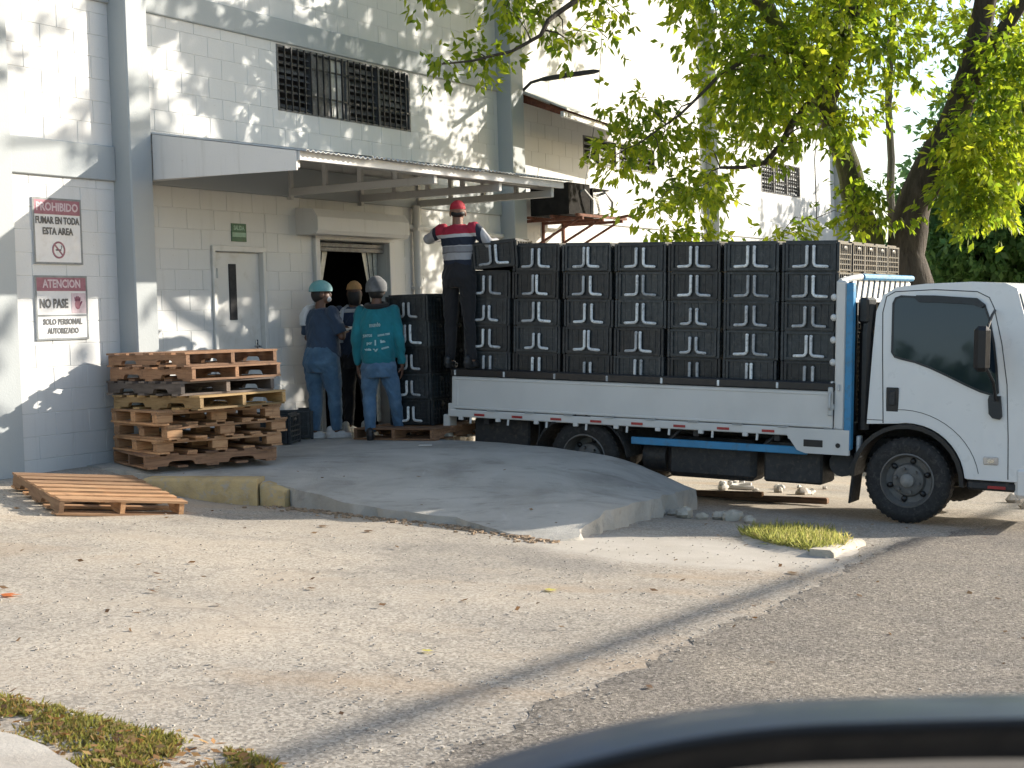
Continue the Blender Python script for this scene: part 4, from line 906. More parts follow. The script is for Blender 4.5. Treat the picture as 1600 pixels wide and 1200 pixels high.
def arm_mesh(sx, gap, hh, foot):
    m = MB(); y = -.197
    pts = [(sx * gap, y, .05 + hh), (sx * gap, y, .075), (sx * (gap + .012), y, .057), (sx * (gap + .03), y, .05), (sx * (gap + foot), y, .046)]
    m.tube(pts, .0142, 7); m.ell((sx * gap, y + .002, .05 + hh), (.017, .011, .014)); m.ell((sx * (gap + foot), y + .002, .046), (.016, .010, .013)); return m.mesh('bail_arm', 'arm_plastic')
ARMS = [(arm_mesh(-1, g, h, f), arm_mesh(1, g, h, f)) for g, h, f in ((.032, .175, .122), (.038, .165, .11), (.022, .175, .11), (.032, .135, .09))]
def crate(mat4, label, group, var=0, arms=True, name='crate'):
    c = empty(name, (0, 0, 0), (0, 0, 0), label, 'crate', group); c.matrix_world = mat4; link('crate_body', CRATE, c)
    if arms:
        for a in ARMS[var]: link('bail_arm', a, c)
    return c
ROWN = ['bottom', 'second lowest', 'third lowest', 'fourth lowest', 'second highest', 'top']
COLN = ['rearmost stack, beside the man', 'second stack from the man', 'third stack from the man', 'middle stack of seven', 'third stack from the cab', 'second stack from the cab', 'stack next to the cab rack']
random.seed(3)
for k in range(7):
    dx = random.uniform(-.006, .006)
    for j in range(6):
        x = -4.305 + .565 * k + dx + random.uniform(-.006, .006); y = .207 + random.uniform(-.018, .010) - (.0 if j < 5 else .01); z = .861 + .2695 * j
        if k == 0 and j == 5: x += .1; y -= .02
        M = TM @ Matrix.Translation((x, y, z)) @ Matrix.Rotation(R(random.uniform(-2, 2)), 4, 'Z')
        if k == 0 and j == 5: M = TM @ Matrix.Translation((x, y, z + .03)) @ Matrix.Rotation(R(4), 4, 'Z') @ Matrix.Rotation(R(-5), 4, 'Y')
        lab = 'black plastic crate on the truck, %s row, %s' % (ROWN[j], COLN[k]) if j else 'black plastic crate behind the side board, bottom row, %s' % COLN[k]
        crate(M, lab, 'crates loaded on the truck', random.choice((0, 0, 0, 1, 1, 2, 3)))
ACR = ['second across from the camera side', 'third across, in the middle', 'fourth across from the camera side', 'farthest across from the camera side']
for mm in range(1, 5):
    for j in range(6):
        M = TM @ Matrix.Translation((-.915 + random.uniform(-.01, .01), .205 + .387 * mm, .861 + .2695 * j)) @ Matrix.Rotation(R(random.uniform(-.6, .6)), 4, 'Z')
        crate(M, 'black crate facing the cab, %s row, %s' % (ROWN[j], ACR[mm - 1]), 'crates loaded on the truck', 0, arms=False)

for mm in range(1, 5):  # rear stacks out of view, added to keep sun off the gateway crates
    for j in range(6):
        M = TM @ Matrix.Translation((-4.33 + random.uniform(-.01, .01), .215 + .387 * mm, .861 + .2695 * j)) @ Matrix.Rotation(R(random.uniform(-.6, .6)), 4, 'Z')
        crate(M, 'unseen black crate at the truck rear, %s row, %s' % (ROWN[j], ACR[mm - 1]), 'crates loaded on the truck', 0, arms=False)
# ------------------------------------------------------------------ pallets
def stringer_mesh(mat):
    L, h = 1.2, .088
    pr = [(-L / 2, 0), (-.40, 0), (-.385, .03), (-.36, .04), (-.19, .04), (-.165, .03), (-.15, 0), (.15, 0), (.165, .03), (.19, .04), (.36, .04), (.385, .03), (.40, 0), (L / 2, 0), (L / 2, h), (-L / 2, h)]
    return MB().prism(pr, lambda a, b: (a, -.019, b), lambda a, b: (a, .019, b)).mesh('stringer', mat, smooth=False)
def board_mesh(mat, wd, th=.017, ln=1.0):
    m = MB(); k = 6; vs = []; fs = []
    for i in range(k + 1):
        x = -ln / 2 + ln * i / k; w_ = wd / 2 + .003 * math.sin(i * 2.1)
        vs += [(x, -w_, 0), (x, w_, 0), (x, w_, th + .001 * math.sin(i * 1.3)), (x, -w_, th)]
    for i in range(k):
        for q in range(4): fs.append((i * 4 + q, i * 4 + (q + 1) % 4, i * 4 + 4 + (q + 1) % 4, i * 4 + 4 + q))
    fs += [(0, 1, 2, 3), tuple(k * 4 + q for q in range(4))]; return m.add(vs, fs).mesh('deck_board', mat, smooth=False)
PM = {}
def pallet(loc, rz, mat, label, group='wooden pallets', tilt=(0, 0), broken=False, blocks=False):
    if mat not in PM: PM[mat] = (stringer_mesh(mat), board_mesh(mat, .135), board_mesh(mat, .09), board_mesh(mat, .11))
    st, b1, b2, b3 = PM[mat]; p = empty('pallet', loc, (tilt[0], tilt[1], rz), label, 'pallet', group)
    if blocks:
        for y in (-.44, 0, .44):
            for x in (-.52, 0, .52):
                k_ = 'blk' + mat
                if k_ not in PM: PM[k_] = MB().box((0, 0, .0355), (.15, .10, .070), None, .004).mesh('block', mat, smooth=False); PM[k_ + 'l'] = board_mesh(mat, .10, .0165, 1.2)
                o = link('block', PM[k_], p); o.location = (x + random.uniform(-.01, .01), y + random.uniform(-.008, .008), .0178)
            o = link('lead_board', PM['blk' + mat + 'l'], p); o.location = (0, y, .0892)
    for y in (() if blocks else (-.47, 0, .47)):
        o = link('stringer', st, p); o.location = (random.uniform(-.008, .008), y, .0175)
    xs_t = [-.53, -.355, -.18, 0, .175, .35, .535]; xs_b = [-.54, -.27, 0, .27, .54]
    for i, x in enumerate(xs_t):
        if broken and i == 4: continue
        o = link('deck_board', b1 if i in (0, 6) else random.choice((b2, b3, b3)), p); o.rotation_euler = (0, random.uniform(-.004, .004), R(90) + random.uniform(-.012, .012)); o.location = (x + random.uniform(-.008, .008), random.uniform(-.012, .012), .1062)
    for i, x in enumerate(xs_b):
        o = link('bottom_board', random.choice((b2, b3)), p); o.rotation_euler = (0, 0, R(90) + random.uniform(-.01, .01)); o.location = (x, random.uniform(-.01, .01), .0)
    return p
random.seed(12)
SX, SY = -2.87, 13.88
A_, B_ = R(-42), R(46)
stack = [(-.02, -.03, R(30), 'wood_brown', 'bottom pallet of the tall stack, turned the most'), (0, .02, R(36), 'wood_fresh', 'second pallet from the bottom of the stack, on square blocks'), (.04, 0, R(41), 'wood_fresh', 'third pallet from the bottom of the stack, open on both sides'),
         (0, 0, R(37), 'wood_fresh', 'fourth pallet from the bottom of the stack, right under the yellowish one'), (.045, -.02, R(-39), 'wood_yellow', 'yellowish wooden pallet in the middle of the stack, shifted right'), (-.04, .0, A_ - R(3), 'wood_grey', 'weathered grey pallet, third from the top of the stack'),
         (.01, .0, A_ + R(1), 'wood_brown', 'second pallet from the top of the stack, brown with dark knots'), (-.015, .02, A_ - R(1), 'wood_brown', 'topmost brown pallet of the tall stack by the wall')]
for i, (dx, dy, rz, mt, lb) in enumerate(stack): pallet((SX + dx, SY + dy, .002 + i * .1246), rz, mt, lb, 'wooden pallets stacked by the wall', blocks=i in (1, 2, 3))
fx, fy = -3.40, 11.33; ex = Vector((-.552, .834, 0)); ey = Vector((.834, .552, 0)); pc = Vector((fx, fy, 0)) + ex * .6 + ey * .5
gx = (G(pc.x + ex.x * .5, pc.y + ex.y * .5) - G(pc.x - ex.x * .5, pc.y - ex.y * .5)); gy = (G(pc.x + ey.x * .5, pc.y + ey.y * .5) - G(pc.x - ey.x * .5, pc.y - ey.y * .5))
pallet((pc.x, pc.y, G(pc.x, pc.y) + .014), math.atan2(-ex.y, -ex.x), 'wood_fresh', 'single light wooden pallet lying flat on the ground, sun on it', tilt=(gy, gx))
# crates and pallet by the gateway
random.seed(5)
cp = Vector((-.93, 16.15, 0)); MW = Matrix.Rotation(R(-30), 4, 'Z')
pallet((cp.x, cp.y, H(cp.x, cp.y) + .004), R(60), 'wood_brown', 'low wooden pallet under the crate column by the gateway', 'pallets')
for j in range(5):
    for q in range(2):
        c = cp + wv * (.20 + .39 * (q - .7)) + nv * random.uniform(-.01, .01)
        crate(Matrix.Translation((c.x, c.y, .132 + .2695 * j)) @ MW @ Matrix.Rotation(R(random.uniform(-1.5, 1.5)), 4, 'Z'), 'black crate in the %s column by the gateway, %s row' % (('front', 'rear')[q], ('bottom', 'second', 'middle', 'fourth', 'top')[j]), 'crates stacked by the gateway', random.choice((0, 3)), arms=(q == 0))
for q, (px, py, rz) in enumerate(((-2.52, 15.70, -6), (-2.42, 16.35, 4))):
    crate(Matrix.Translation((px, py, H(px, py) + .004)) @ Matrix.Rotation(R(rz), 4, 'Z') @ Matrix.Scale(1.12, 4), ('black crate on the slab between pallet stack and woman', 'black crate behind the other, against the wall beside the woman')[q], 'crates on the slab', 0, arms=False)

# ------------------------------------------------------------------ people
def remesh(mb, voxel, mat, sm=4, folds=0, fscale=9, name='body', seed=0):
    me = bpy.data.meshes.new('tmp'); me.from_pydata(mb.v, [], mb.f)
    b = bmesh.new(); b.from_mesh(me); bmesh.ops.remove_doubles(b, verts=b.verts, dist=1e-5); bmesh.ops.recalc_face_normals(b, faces=b.faces); b.to_mesh(me); b.free()
    o = bpy.data.objects.new('tmp', me); COL.objects.link(o)
    r_ = o.modifiers.new('r', 'REMESH'); r_.mode = 'VOXEL'; r_.voxel_size = voxel
    s_ = o.modifiers.new('s', 'SMOOTH'); s_.factor = .5; s_.iterations = sm
    bpy.context.view_layer.update()
    out = bpy.data.meshes.new_from_object(o.evaluated_get(bpy.context.evaluated_depsgraph_get()))
    bpy.data.objects.remove(o); bpy.data.meshes.remove(me); out.name = name; out.materials.clear(); out.materials.append(MATS[mat])
    if folds:
        k = len(out.vertices); co = np.empty(k * 3, np.float32); no = np.empty(k * 3, np.float32)
        out.vertices.foreach_get('co', co); out.vertices.foreach_get('normal', no); co = co.reshape(-1, 3); no = no.reshape(-1, 3); am = np.empty(k, np.float32)
        for i, p in enumerate(co.tolist()):
            q = Vector((p[0] * fscale, p[1] * fscale, p[2] * fscale * 1.7 + 2.2 * abs(p[0]) * fscale + seed)); am[i] = noise.noise(q) + .5 * noise.noise(q * 2.3)
        out.vertices.foreach_set('co', (co + no * (am * folds)[:, None]).ravel())
    out.polygons.foreach_set('use_smooth', [True] * len(out.polygons)); out.update(); return out
def oval(mb, rings, n=18):
    """closed tube of horizontal-ish ellipses: (cx, cy, z, rx, ry)"""
    vs = []; k = len(rings)
    for cx, cy, z, rx, ry in rings:
        for j in range(n): a = 2 * math.pi * j / n; vs.append((cx + rx * math.cos(a), cy + ry * math.sin(a), z))
    fs = [(i * n + j, i * n + (j + 1) % n, (i + 1) * n + (j + 1) % n, (i + 1) * n + j) for i in range(k - 1) for j in range(n)]
    fs += [tuple(range(n - 1, -1, -1)), tuple((k - 1) * n + j for j in range(n))]; mb.add(vs, fs)
def limb(mb, pts, rad, ball=True):
    mb.tube(pts, rad, 12)
    if ball:
        for p, r_ in list(zip(pts, rad))[:-1]: mb.ell(p, (r_, r_, r_), None, 12, 8)
def hand(mb, w_, d, palm, thumb_side, curl=.5):
    w_, d = Vector(w_), Vector(d).normalized(); palm = Vector(palm); palm = (palm - d * palm.dot(d)).normalized(); sd_ = d.cross(palm)
    rot = Matrix((sd_, palm, d)).transposed(); mb.ell(w_ + d * .045, (.040, .017, .055), rot, 12, 8)
    for i, (o, l1, l2) in enumerate(((-.030, .036, .026), (-.010, .042, .030), (.010, .040, .029), (.030, .032, .022))):
        a = w_ + d * .085 + sd_ * o; b = a + (d * math.cos(curl * .6) + palm * math.sin(curl * .6)) * l1; c = b + (d * math.cos(curl * 1.7) + palm * math.sin(curl * 1.7)) * l2
        mb.tube([a - d * .03, a, b, c], [.010, .0095, .0088, .0075], 8); mb.ell(c, (.0078,) * 3, None, 8, 6)
    a = w_ + d * .03 + sd_ * .034 * thumb_side; b = a + (sd_ * thumb_side * .7 + d * .6 + palm * .35).normalized() * .035; c = b + (d * .8 + palm * .5 + sd_ * .2 * thumb_side).normalized() * .028
    mb.tube([a - sd_ * thumb_side * .02, a, b, c], [.013, .012, .0105, .009], 8); mb.ell(c, (.009,) * 3, None, 8, 6)
def head(mb, c, yaw, tilt=0):
    c = Vector(c); ro = Matrix.Rotation(yaw, 3, 'Z') @ Matrix.Rotation(tilt, 3, 'X')
    def e(p, r_): mb.ell(c + ro @ Vector(p), r_, ro, 16, 12)
    e((0, -.008, .022), (.074, .092, .092)); e((0, .03, -.045), (.058, .062, .068)); e((0, .055, -.085), (.034, .03, .024)); e((0, .090, -.018), (.013, .022, .024)); e((0, .096, -.032), (.019, .014, .012))
    e((0, .082, .016), (.052, .014, .012)); e((0, .080, -.064), (.026, .014, .010)); e((.077, .0, -.018), (.010, .024, .034)); e((-.077, .0, -.018), (.010, .024, .034))
    return ro
def shoe(p, yaw, mat, parent, ln=.27):
    m = MB(); 
    for y, z, rx, ry, rz in ((-.06, .05, .042, .06, .05), (.03, .042, .044, .08, .042), (.105, .03, .043, .06, .03), (-.065, .09, .04, .045, .045)): m.ell((0, y, z), (rx, ry, rz), None, 12, 8)
    oval(m, [(0, .025, .0, .042, .135), (0, .025, .02, .045, .14)])
    me = remesh(m, .007, mat, 2, name='shoe'); o = link('shoe', me, parent); o.location = p; o.rotation_euler = (0, 0, yaw); return o
def person(label, loc, rz, J, mats, torso, waist, legr, armr, sleeve, head_c, head_yaw, head_tilt=0, foot_yaw=(0, 0), hands=None, folds=.010, extra=None, group='workers at the loading bay'):
    p = empty('person', loc, (0, 0, rz), label, 'person', group)
    B = MB(); ro = head(B, head_c, head_yaw, head_tilt); hc = Vector(head_c); nb = Vector(J['neck'])
    B.tube([nb - Vector((0, 0, .08)), nb, hc + Vector((0, -.01, -.05))], [.068, .055, .052], 12)
    oval(B, [(a, b, z, max(.05, rx - .025), max(.05, ry - .025)) for a, b, z, rx, ry in torso]); oval(B, [(a, b, z, rx - .025, ry - .025) for a, b, z, rx, ry in waist])
    for s in ('L', 'R'):
        limb(B, [J['sh' + s], J['el' + s], J['wr' + s]], [.045, .037, .026]); B.ell(J['wr' + s], (.027,) * 3)
        limb(B, [J['hip' + s], J['kn' + s], J['an' + s]], [.07, .045, .035]); B.ell(J['an' + s], (.037,) * 3)
        d, pl, cu = hands[s]; hand(B, J['wr' + s], d, pl, 1 if s == 'L' else -1, cu)
    link('body', remesh(B, .0065, mats['skin'], 3, name='body'), p)
    T = MB(); oval(T, torso)
    for s in ('L', 'R'):
        a, e_, w_ = (Vector(J[k + s]) for k in ('sh', 'el', 'wr'))
        if sleeve == 'long': limb(T, [a, e_, e_.lerp(w_, .96)], [armr[0], armr[1], armr[2]]); 
        else: limb(T, [a, a.lerp(e_, .85)], [armr[0], armr[1]])
    tz = torso[-1][2]; oval(T, [(torso[-1][0], torso[-1][1], tz - .02, torso[-1][3], torso[-1][4]), (nb.x, nb.y, nb.z - .01, .075, .07)])
    top = link('top', remesh(T, .009, mats['top'], 5, folds, 9, 'top'), p)
    Q = MB(); oval(Q, waist)
    for i, s in enumerate(('L', 'R')):
        h, k, a = (Vector(J[q + s]) for q in ('hip', 'kn', 'an')); limb(Q, [h, h.lerp(k, .5), k, k.lerp(a, .5), a + Vector((0, 0, .0))], legr)
    link('trousers', remesh(Q, .009, mats['trousers'], 5, folds, 8, 'trousers', 4), p)
    for i, s in enumerate(('L', 'R')):
        a = Vector(J['an' + s]); f = foot_yaw[i]; shoe(Vector((a.x, a.y, a.z - J.get('ankle', .085))), f, mats['shoe'], p)
    for sx in (-1, 1):
        m = MB(); m.ell(hc + ro @ Vector((sx * .03, .085, .004)), (.011, .006, .007)); m.build('eye', 'sign_dark', p)
    if extra: extra(p, hc, ro, top)
    return p
def cap_mesh(m, hc, ro, r_, off, low):
    c = hc + ro @ Vector(off); vs = []; n = 22; rows = 9
    for i in range(rows + 1):
        t = low * i / rows
        for j in range(n):
            a = 2 * math.pi * j / n; k = 1 + .07 * noise.noise(Vector((math.cos(a) * 2.5, math.sin(a) * 2.5, i * .45)))
            vs.append(c + ro @ Vector((r_[0] * math.sin(t) * math.cos(a) * k, r_[1] * math.sin(t) * math.sin(a) * k, r_[2] * math.cos(t) * k)))
    k = len(vs); vs += [c + (v - c) * .93 for v in vs]
    fs = []
    for i in range(rows):
        for j in range(n):
            q = (i * n + j, (i + 1) * n + j, (i + 1) * n + (j + 1) % n, i * n + (j + 1) % n); fs += [q, tuple(x + k for x in reversed(q))]
    for j in range(n): a = rows * n + j; b = rows * n + (j + 1) % n; fs.append((a, a + k, b + k, b))
    m.add(vs, fs)
def cap(p, hc, ro, mat, r_=(.095, .112, .11), off=(0, -.005, .02), low=R(95), name='hair_net'):
    m = MB(); cap_mesh(m, hc, ro, r_, off, low); return m.build(name, mat, p, angle=60)
def hairback(p, hc, ro, r_=(.082, .08, .095), off=(0, -.03, -.01)):
    m = MB(); m.ell(hc + ro @ Vector(off), r_, ro, 14, 10); m.build('hair', 'hair_black', p)

# woman in navy scrubs, head turned right, holding a notepad
def exW(p, hc, ro, top):
    cap(p, hc, ro, 'net_teal', (.102, .125, .105), (0, -.005, .035), R(98))
    hairback(p, hc, ro)
    m = MB(); oval(m, [(-.17, -.085, 1.20, .055, .03), (-.165, -.08, 1.30, .055, .045), (-.13, -.055, 1.38, .05, .06), (-.07, -.05, 1.42, .03, .06)]); link('shoulder_towel', remesh(m, .008, 'towel', 3, .006, 12, 'shoulder_towel'), p)
    m = MB(); m.ell(hc + ro @ Vector((0, .068, -.062)), (.05, .04, .035), ro); m.build('face_mask', 'towel', p)
random.seed(1)
person('woman in navy short sleeved top, jeans, teal hair net and white shoes', Vector((-2.0, 16.25, H(-2.0, 16.25))), R(-38),
       dict(neck=(0, .0, 1.39), shL=(-.175, -.01, 1.325), elL=(-.235, .03, 1.07), wrL=(-.10, .22, 1.10), shR=(.175, -.01, 1.325), elR=(.245, .06, 1.07), wrR=(.09, .25, 1.12), hipL=(-.10, -.01, .86), knL=(-.11, .0, .46), anL=(-.09, -.06, .085), hipR=(.10, -.01, .86), knR=(.115, .05, .46), anR=(.12, .06, .085)),
       dict(skin='skin_dark', top='navy_cloth', trousers='denim', shoe='shoe_white'),
       [(0, .01, .86, .225, .165), (0, .02, .98, .205, .155), (0, .02, 1.10, .195, .15), (0, .01, 1.22, .20, .145), (0, 0, 1.31, .195, .12), (0, -.01, 1.37, .12, .09)],
       [(0, .0, .70, .17, .15), (0, -.02, .80, .225, .175), (0, -.01, .90, .215, .16), (0, 0, .97, .19, .14)], [.125, .11, .078, .072, .058], [.075, .068, .05], 'short', (0, .02, 1.535), R(-42), foot_yaw=(R(-30), R(-48)),
       hands=dict(L=((.6, .7, .2), (0, .2, 1), .9), R=((-.5, .8, .1), (0, .2, 1), .9)), extra=exW)
np_ = MB().box((0, 0, 0), (.21, .15, .012), None, .002).build('notepad', 'paper'); np_.location = Vector((-1.80, 16.52, 1.16)); np_.rotation_euler = (R(12), R(4), R(-25)); tag(np_, 'small white notepad held by the woman in navy', 'notepad')
# worker in the gateway with tan cap
def exP(p, hc, ro, top):
    cap(p, hc, ro, 'tan_cap', (.088, .104, .10), (0, -.004, .03), R(88), 'cap'); hairback(p, hc, ro, (.08, .07, .12), (0, -.035, -.05))
    for sx in (-1, 1):
        m = MB(); m.tube([(sx * .11, -.135, 1.0), (sx * .11, -.14, 1.2), (sx * .10, -.10, 1.36), (sx * .08, .02, 1.40)], .022, 6); m.build('apron_strap', 'white_cloth', p)
    m = MB(); oval(m, [(.0, -.08, 1.33, .16, .03), (0, -.07, 1.37, .12, .04)]); m.build('collar', 'white_cloth', p)
person('worker in tan cap and navy top standing in the dark gateway', Vector((-1.72, 17.0, 0)), R(-14),
       dict(neck=(0, 0, 1.40), shL=(-.18, 0, 1.34), elL=(-.24, .02, 1.06), wrL=(-.20, .2, .95), shR=(.18, 0, 1.34), elR=(.25, .04, 1.06), wrR=(.14, .22, 1.0), hipL=(-.095, 0, .88), knL=(-.10, .02, .47), anL=(-.10, -.02, .085), hipR=(.095, 0, .88), knR=(.10, .02, .47), anR=(.13, .03, .085)),
       dict(skin='skin_dark', top='navy_b', trousers='dark_cloth', shoe='shoe_white'),
       [(0, .0, .82, .20, .15), (0, .0, 1.0, .185, .14), (0, .0, 1.2, .20, .14), (0, 0, 1.32, .195, .115), (0, 0, 1.38, .12, .09)],
       [(0, 0, .72, .16, .13), (0, -.01, .82, .19, .15), (0, 0, .95, .17, .13)], [.10, .09, .07, .065, .055], [.07, .06, .045], 'long', (0, .025, 1.55), R(20), foot_yaw=(R(-10), R(-40)),
       hands=dict(L=((0, 1, -.3), (1, 0, 0), .7), R=((0, 1, -.2), (-1, 0, 0), .7)), extra=exP)
# person in teal sweatshirt seen from behind
def exT(p, hc, ro, top):
    cap(p, hc, ro, 'net_grey', (.112, .125, .125), (0, -.012, .02), R(108)); hairback(p, hc, ro, (.085, .085, .10), (0, -.02, -.01))
    m = MB(); m.tube([(.10 * math.cos(t), -.01 + .085 * math.sin(t), 1.385 + .015 * math.sin(t)) for t in np.linspace(0, 2 * math.pi, 21)], .03, 8, cap=False); m.build('collar', 'black_cloth', p)
    m = MB(); oval(m, [(0, 0, .79, .168, .132), (0, 0, .80, .174, .136), (0, 0, .835, .176, .138), (0, 0, .845, .17, .13)]); m.build('hem_band', 'teal_cloth', p)
    dg = bpy.context.evaluated_depsgraph_get()
    from mathutils.bvhtree import BVHTree
    bv = BVHTree.FromPolygons([v.co for v in top.data.vertices], [tuple(f.vertices) for f in top.data.polygons])
    def stick(txt, size, wd, x, z, rot=0):
        me = text_mesh(txt, size, 'print_white', wd, .0025)
        for v in me.vertices:
            X = x + v.co.x * math.cos(rot) - v.co.y * math.sin(rot); Z = z + v.co.x * math.sin(rot) + v.co.y * math.cos(rot)
            h = bv.ray_cast(Vector((X, -1, Z)), Vector((0, 1, 0))); yy = (h[0].y if h[0] is not None else -.15) - .004
            v.co = (X, yy, Z)
        link('print', me, p)
    stick('mundo', .06, .115, -.0, 1.185, R(3)); stick('JUNTOS', .035, .11, -.085, 1.075, R(2)); stick('somos mas', .035, .12, .085, 1.085, R(8)); stick('por', .04, .06, -.065, 1.0); stick('I', .075, .015, .0, 1.0); stick('la', .04, .05, .075, 1.015, R(8)); stick('vida', .03, .08, -.085, .935); stick('v', .06, .06, .0, .93); stick('sana', .03, .075, .095, .95, R(14))
person('person in teal sweatshirt with white print, jeans and grey hair net', Vector((-1.37, 15.86, H(-1.37, 15.86))), R(-6),
       dict(neck=(0, -.01, 1.40), shL=(-.175, 0, 1.325), elL=(-.225, -.03, 1.03), wrL=(-.225, .05, .77), shR=(.175, 0, 1.325), elR=(.23, -.03, 1.03), wrR=(.235, .05, .77), hipL=(-.088, 0, .76), knL=(-.115, .02, .44), anL=(-.10, -.06, .085), hipR=(.088, 0, .76), knR=(.14, .07, .44), anR=(.16, .17, .085)),
       dict(skin='skin_dark', top='teal_cloth', trousers='denim_b', shoe='shoe_black'),
       [(0, .0, .80, .165, .13), (0, .0, .85, .18, .14), (0, .0, 1.0, .182, .14), (0, .0, 1.2, .20, .14), (0, 0, 1.31, .19, .115), (0, -.01, 1.37, .12, .09)],
       [(0, 0, .64, .16, .135), (0, -.01, .74, .18, .145), (0, 0, .84, .15, .115)], [.10, .092, .072, .066, .058], [.064, .055, .044], 'long', (0, .02, 1.545), R(3), foot_yaw=(R(8), R(-35)),
       hands=dict(L=((.02, .1, -1), (1, 0, 0), .35), R=((-.02, .1, -1), (-1, 0, 0), .35)), extra=exT)
# man standing on the side board of the truck
def exM(p, hc, ro, top):
    cap(p, hc, ro, 'red_cap', (.082, .100, .086), (0, -.004, .030), R(96), 'cap'); hairback(p, hc, ro, (.072, .05, .04), (0, -.042, -.022))
    m = MB(); m.box(hc + ro @ Vector((0, .14, .015)), (.14, .11, .012), ro @ Matrix.Rotation(R(-8), 3, 'X'), .005); m.build('cap_peak', 'red_cap', p)
ml = TM @ Vector((-4.57, -.03, 1.224))
person('man in red, white and navy striped shirt and red cap on the truck side', ml, R(-30),
       dict(neck=(0, 0, 1.47), shL=(-.19, 0, 1.41), elL=(-.39, .05, 1.335), wrL=(-.33, .28, 1.36), shR=(.19, 0, 1.41), elR=(.335, .05, 1.255), wrR=(.30, .26, 1.28), hipL=(-.095, 0, .95), knL=(-.11, -.01, .50), anL=(-.13, -.02, .08), hipR=(.095, 0, .95), knR=(.105, -.01, .50), anR=(.13, -.02, .08), ankle=.075),
       dict(skin='skin_mid', top='striped_cloth', trousers='black_cloth', shoe='shoe_black'),
       [(0, 0, 1.02, .165, .12), (0, 0, 1.15, .17, .125), (0, 0, 1.30, .195, .13), (0, 0, 1.40, .20, .105), (0, 0, 1.45, .12, .08)],
       [(0, 0, .82, .165, .13), (0, -.01, .92, .18, .14), (0, 0, 1.08, .16, .12)], [.10, .088, .066, .058, .05], [.072, .058, .042], 'long', (0, .01, 1.59), R(30), foot_yaw=(R(12), R(-10)),
       hands=dict(L=((.5, .9, -.1), (.2, 0, -1), .8), R=((.1, 1, .0), (0, 0, -1), .8)), extra=exM)

# ------------------------------------------------------------------ trees
def at(px, py, Y):
    """world point at forward distance Y seen in direction (px, py) of the 1600 x 1200 photograph"""
    d = right * ((px - 800) / 2400) - up * ((py - 600) / 2400) + fwd
    return Vector((0, 0, CAM_Z)) + d * (Y / d.y)
def leaf_mesh(name, P, D, Nn, ln, wd, mat):
    """vectorised folded leaflets: base points P, directions D, normals Nn"""
    D = D / np.linalg.norm(D, axis=1, keepdims=True); S_ = np.cross(D, Nn); S_ /= np.linalg.norm(S_, axis=1, keepdims=True) + 1e-9; U = np.cross(S_, D)
    k = len(P); ln = ln[:, None]; wd = wd[:, None]
    V = np.stack([P, P + D * ln * .45 + S_ * wd - U * wd * .35, P + D * ln - U * ln * .18, P + D * ln * .45 - S_ * wd - U * wd * .35], 1).reshape(-1, 3)
    b = np.arange(k)[:, None] * 4; F = np.concatenate([b + np.array([[0, 1, 2]]), b + np.array([[0, 2, 3]])], 1).reshape(-1, 3)
    me = bpy.data.meshes.new(name); me.vertices.add(len(V)); me.vertices.foreach_set('co', V.ravel()); me.loops.add(len(F) * 3); me.loops.foreach_set('vertex_index', F.ravel().astype(np.int32))
    me.polygons.add(len(F)); me.polygons.foreach_set('loop_start', np.arange(len(F), dtype=np.int32) * 3); me.polygons.foreach_set('loop_total', np.full(len(F), 3, dtype=np.int32)); me.update(calc_edges=True); me.materials.append(MATS[mat]); return me
def sprays(centres, rads, per, ln, rng, droop=.5):
    """leaflets set in small fans around twig tips inside each clump"""
    P = []; D = []; Nn = []
    for c, r_ in zip(centres, rads):
        nt_ = max(3, int(per * (r_ / .45) ** 2 / 6))
        tip = rng.normal(size=(nt_, 3)) * np.array([.62, .62, .5]) * r_ + np.array(c)
        for t in tip:
            out = t - np.array(c); out[2] -= droop * r_; out = out / (np.linalg.norm(out) + 1e-6); k = rng.integers(5, 9)
            a = rng.normal(size=(k, 3)) * .75 + out; a[:, 2] -= droop * .6
            P.append(t + rng.normal(size=(k, 3)) * .035); D.append(a); nn = rng.normal(size=(k, 3)) * .6; nn[:, 2] += 1; Nn.append(nn)
    P = np.concatenate(P); D = np.concatenate(D); Nn = np.concatenate(Nn); L = ln * rng.uniform(.65, 1.25, len(P)); return P, D, Nn, L
def grow(nodes, radii, targets, m, rng, r_tip=.006):
    """connect clump centres to the limb skeleton with crooked twigs"""
    pts = [Vector(p) for p in nodes]; rr = list(radii)
    T = sorted([Vector(t) for t in targets], key=lambda t: min((t - p).length for p in pts))
    for t in T:
        best = min(range(len(pts)), key=lambda i: (t - pts[i]).length + .8 * max(0, pts[i].z - t.z - 1)); a = pts[best]; L = (t - a).length
        if L < .15: continue
        k = max(2, int(L / .35)); r0_ = min(rr[best] * .6, .008 + .013 * L); path = [a]; rad = [r0_]
        for i in range(1, k + 1):
            f = i / k; p = a.lerp(t, f) + Vector(rng.normal(size=3)) * .05 * L * math.sin(math.pi * f) + Vector((0, 0, .12 * L * math.sin(math.pi * f)))
            path.append(p); rad.append(r0_ * (1 - f) + r_tip * f)
        m.tube(path, rad, 5); pts += path[1:]; rr += rad[1:]
def path3(lst, r_a, r_b):
    P = [at(*q) if len(q) == 3 else Vector(q[:3]) for q in lst]; out = []; 
    for i in range(len(P) - 1):
        for t in (0, .33, .66): out.append(P[i].lerp(P[i + 1], t))
    out.append(P[-1]); k = len(out); out = [p + Vector((noise.noise(p * 1.7), noise.noise(p * 1.7 + Vector((9, 0, 0))), 0)) * .05 for p in out]
    return out, [r_a + (r_b - r_a) * (i / (k - 1)) ** .8 for i in range(k)]
base = at(1420, 520, 20.4); gzb = G0(base.x, base.y); base.z = gzb - .05
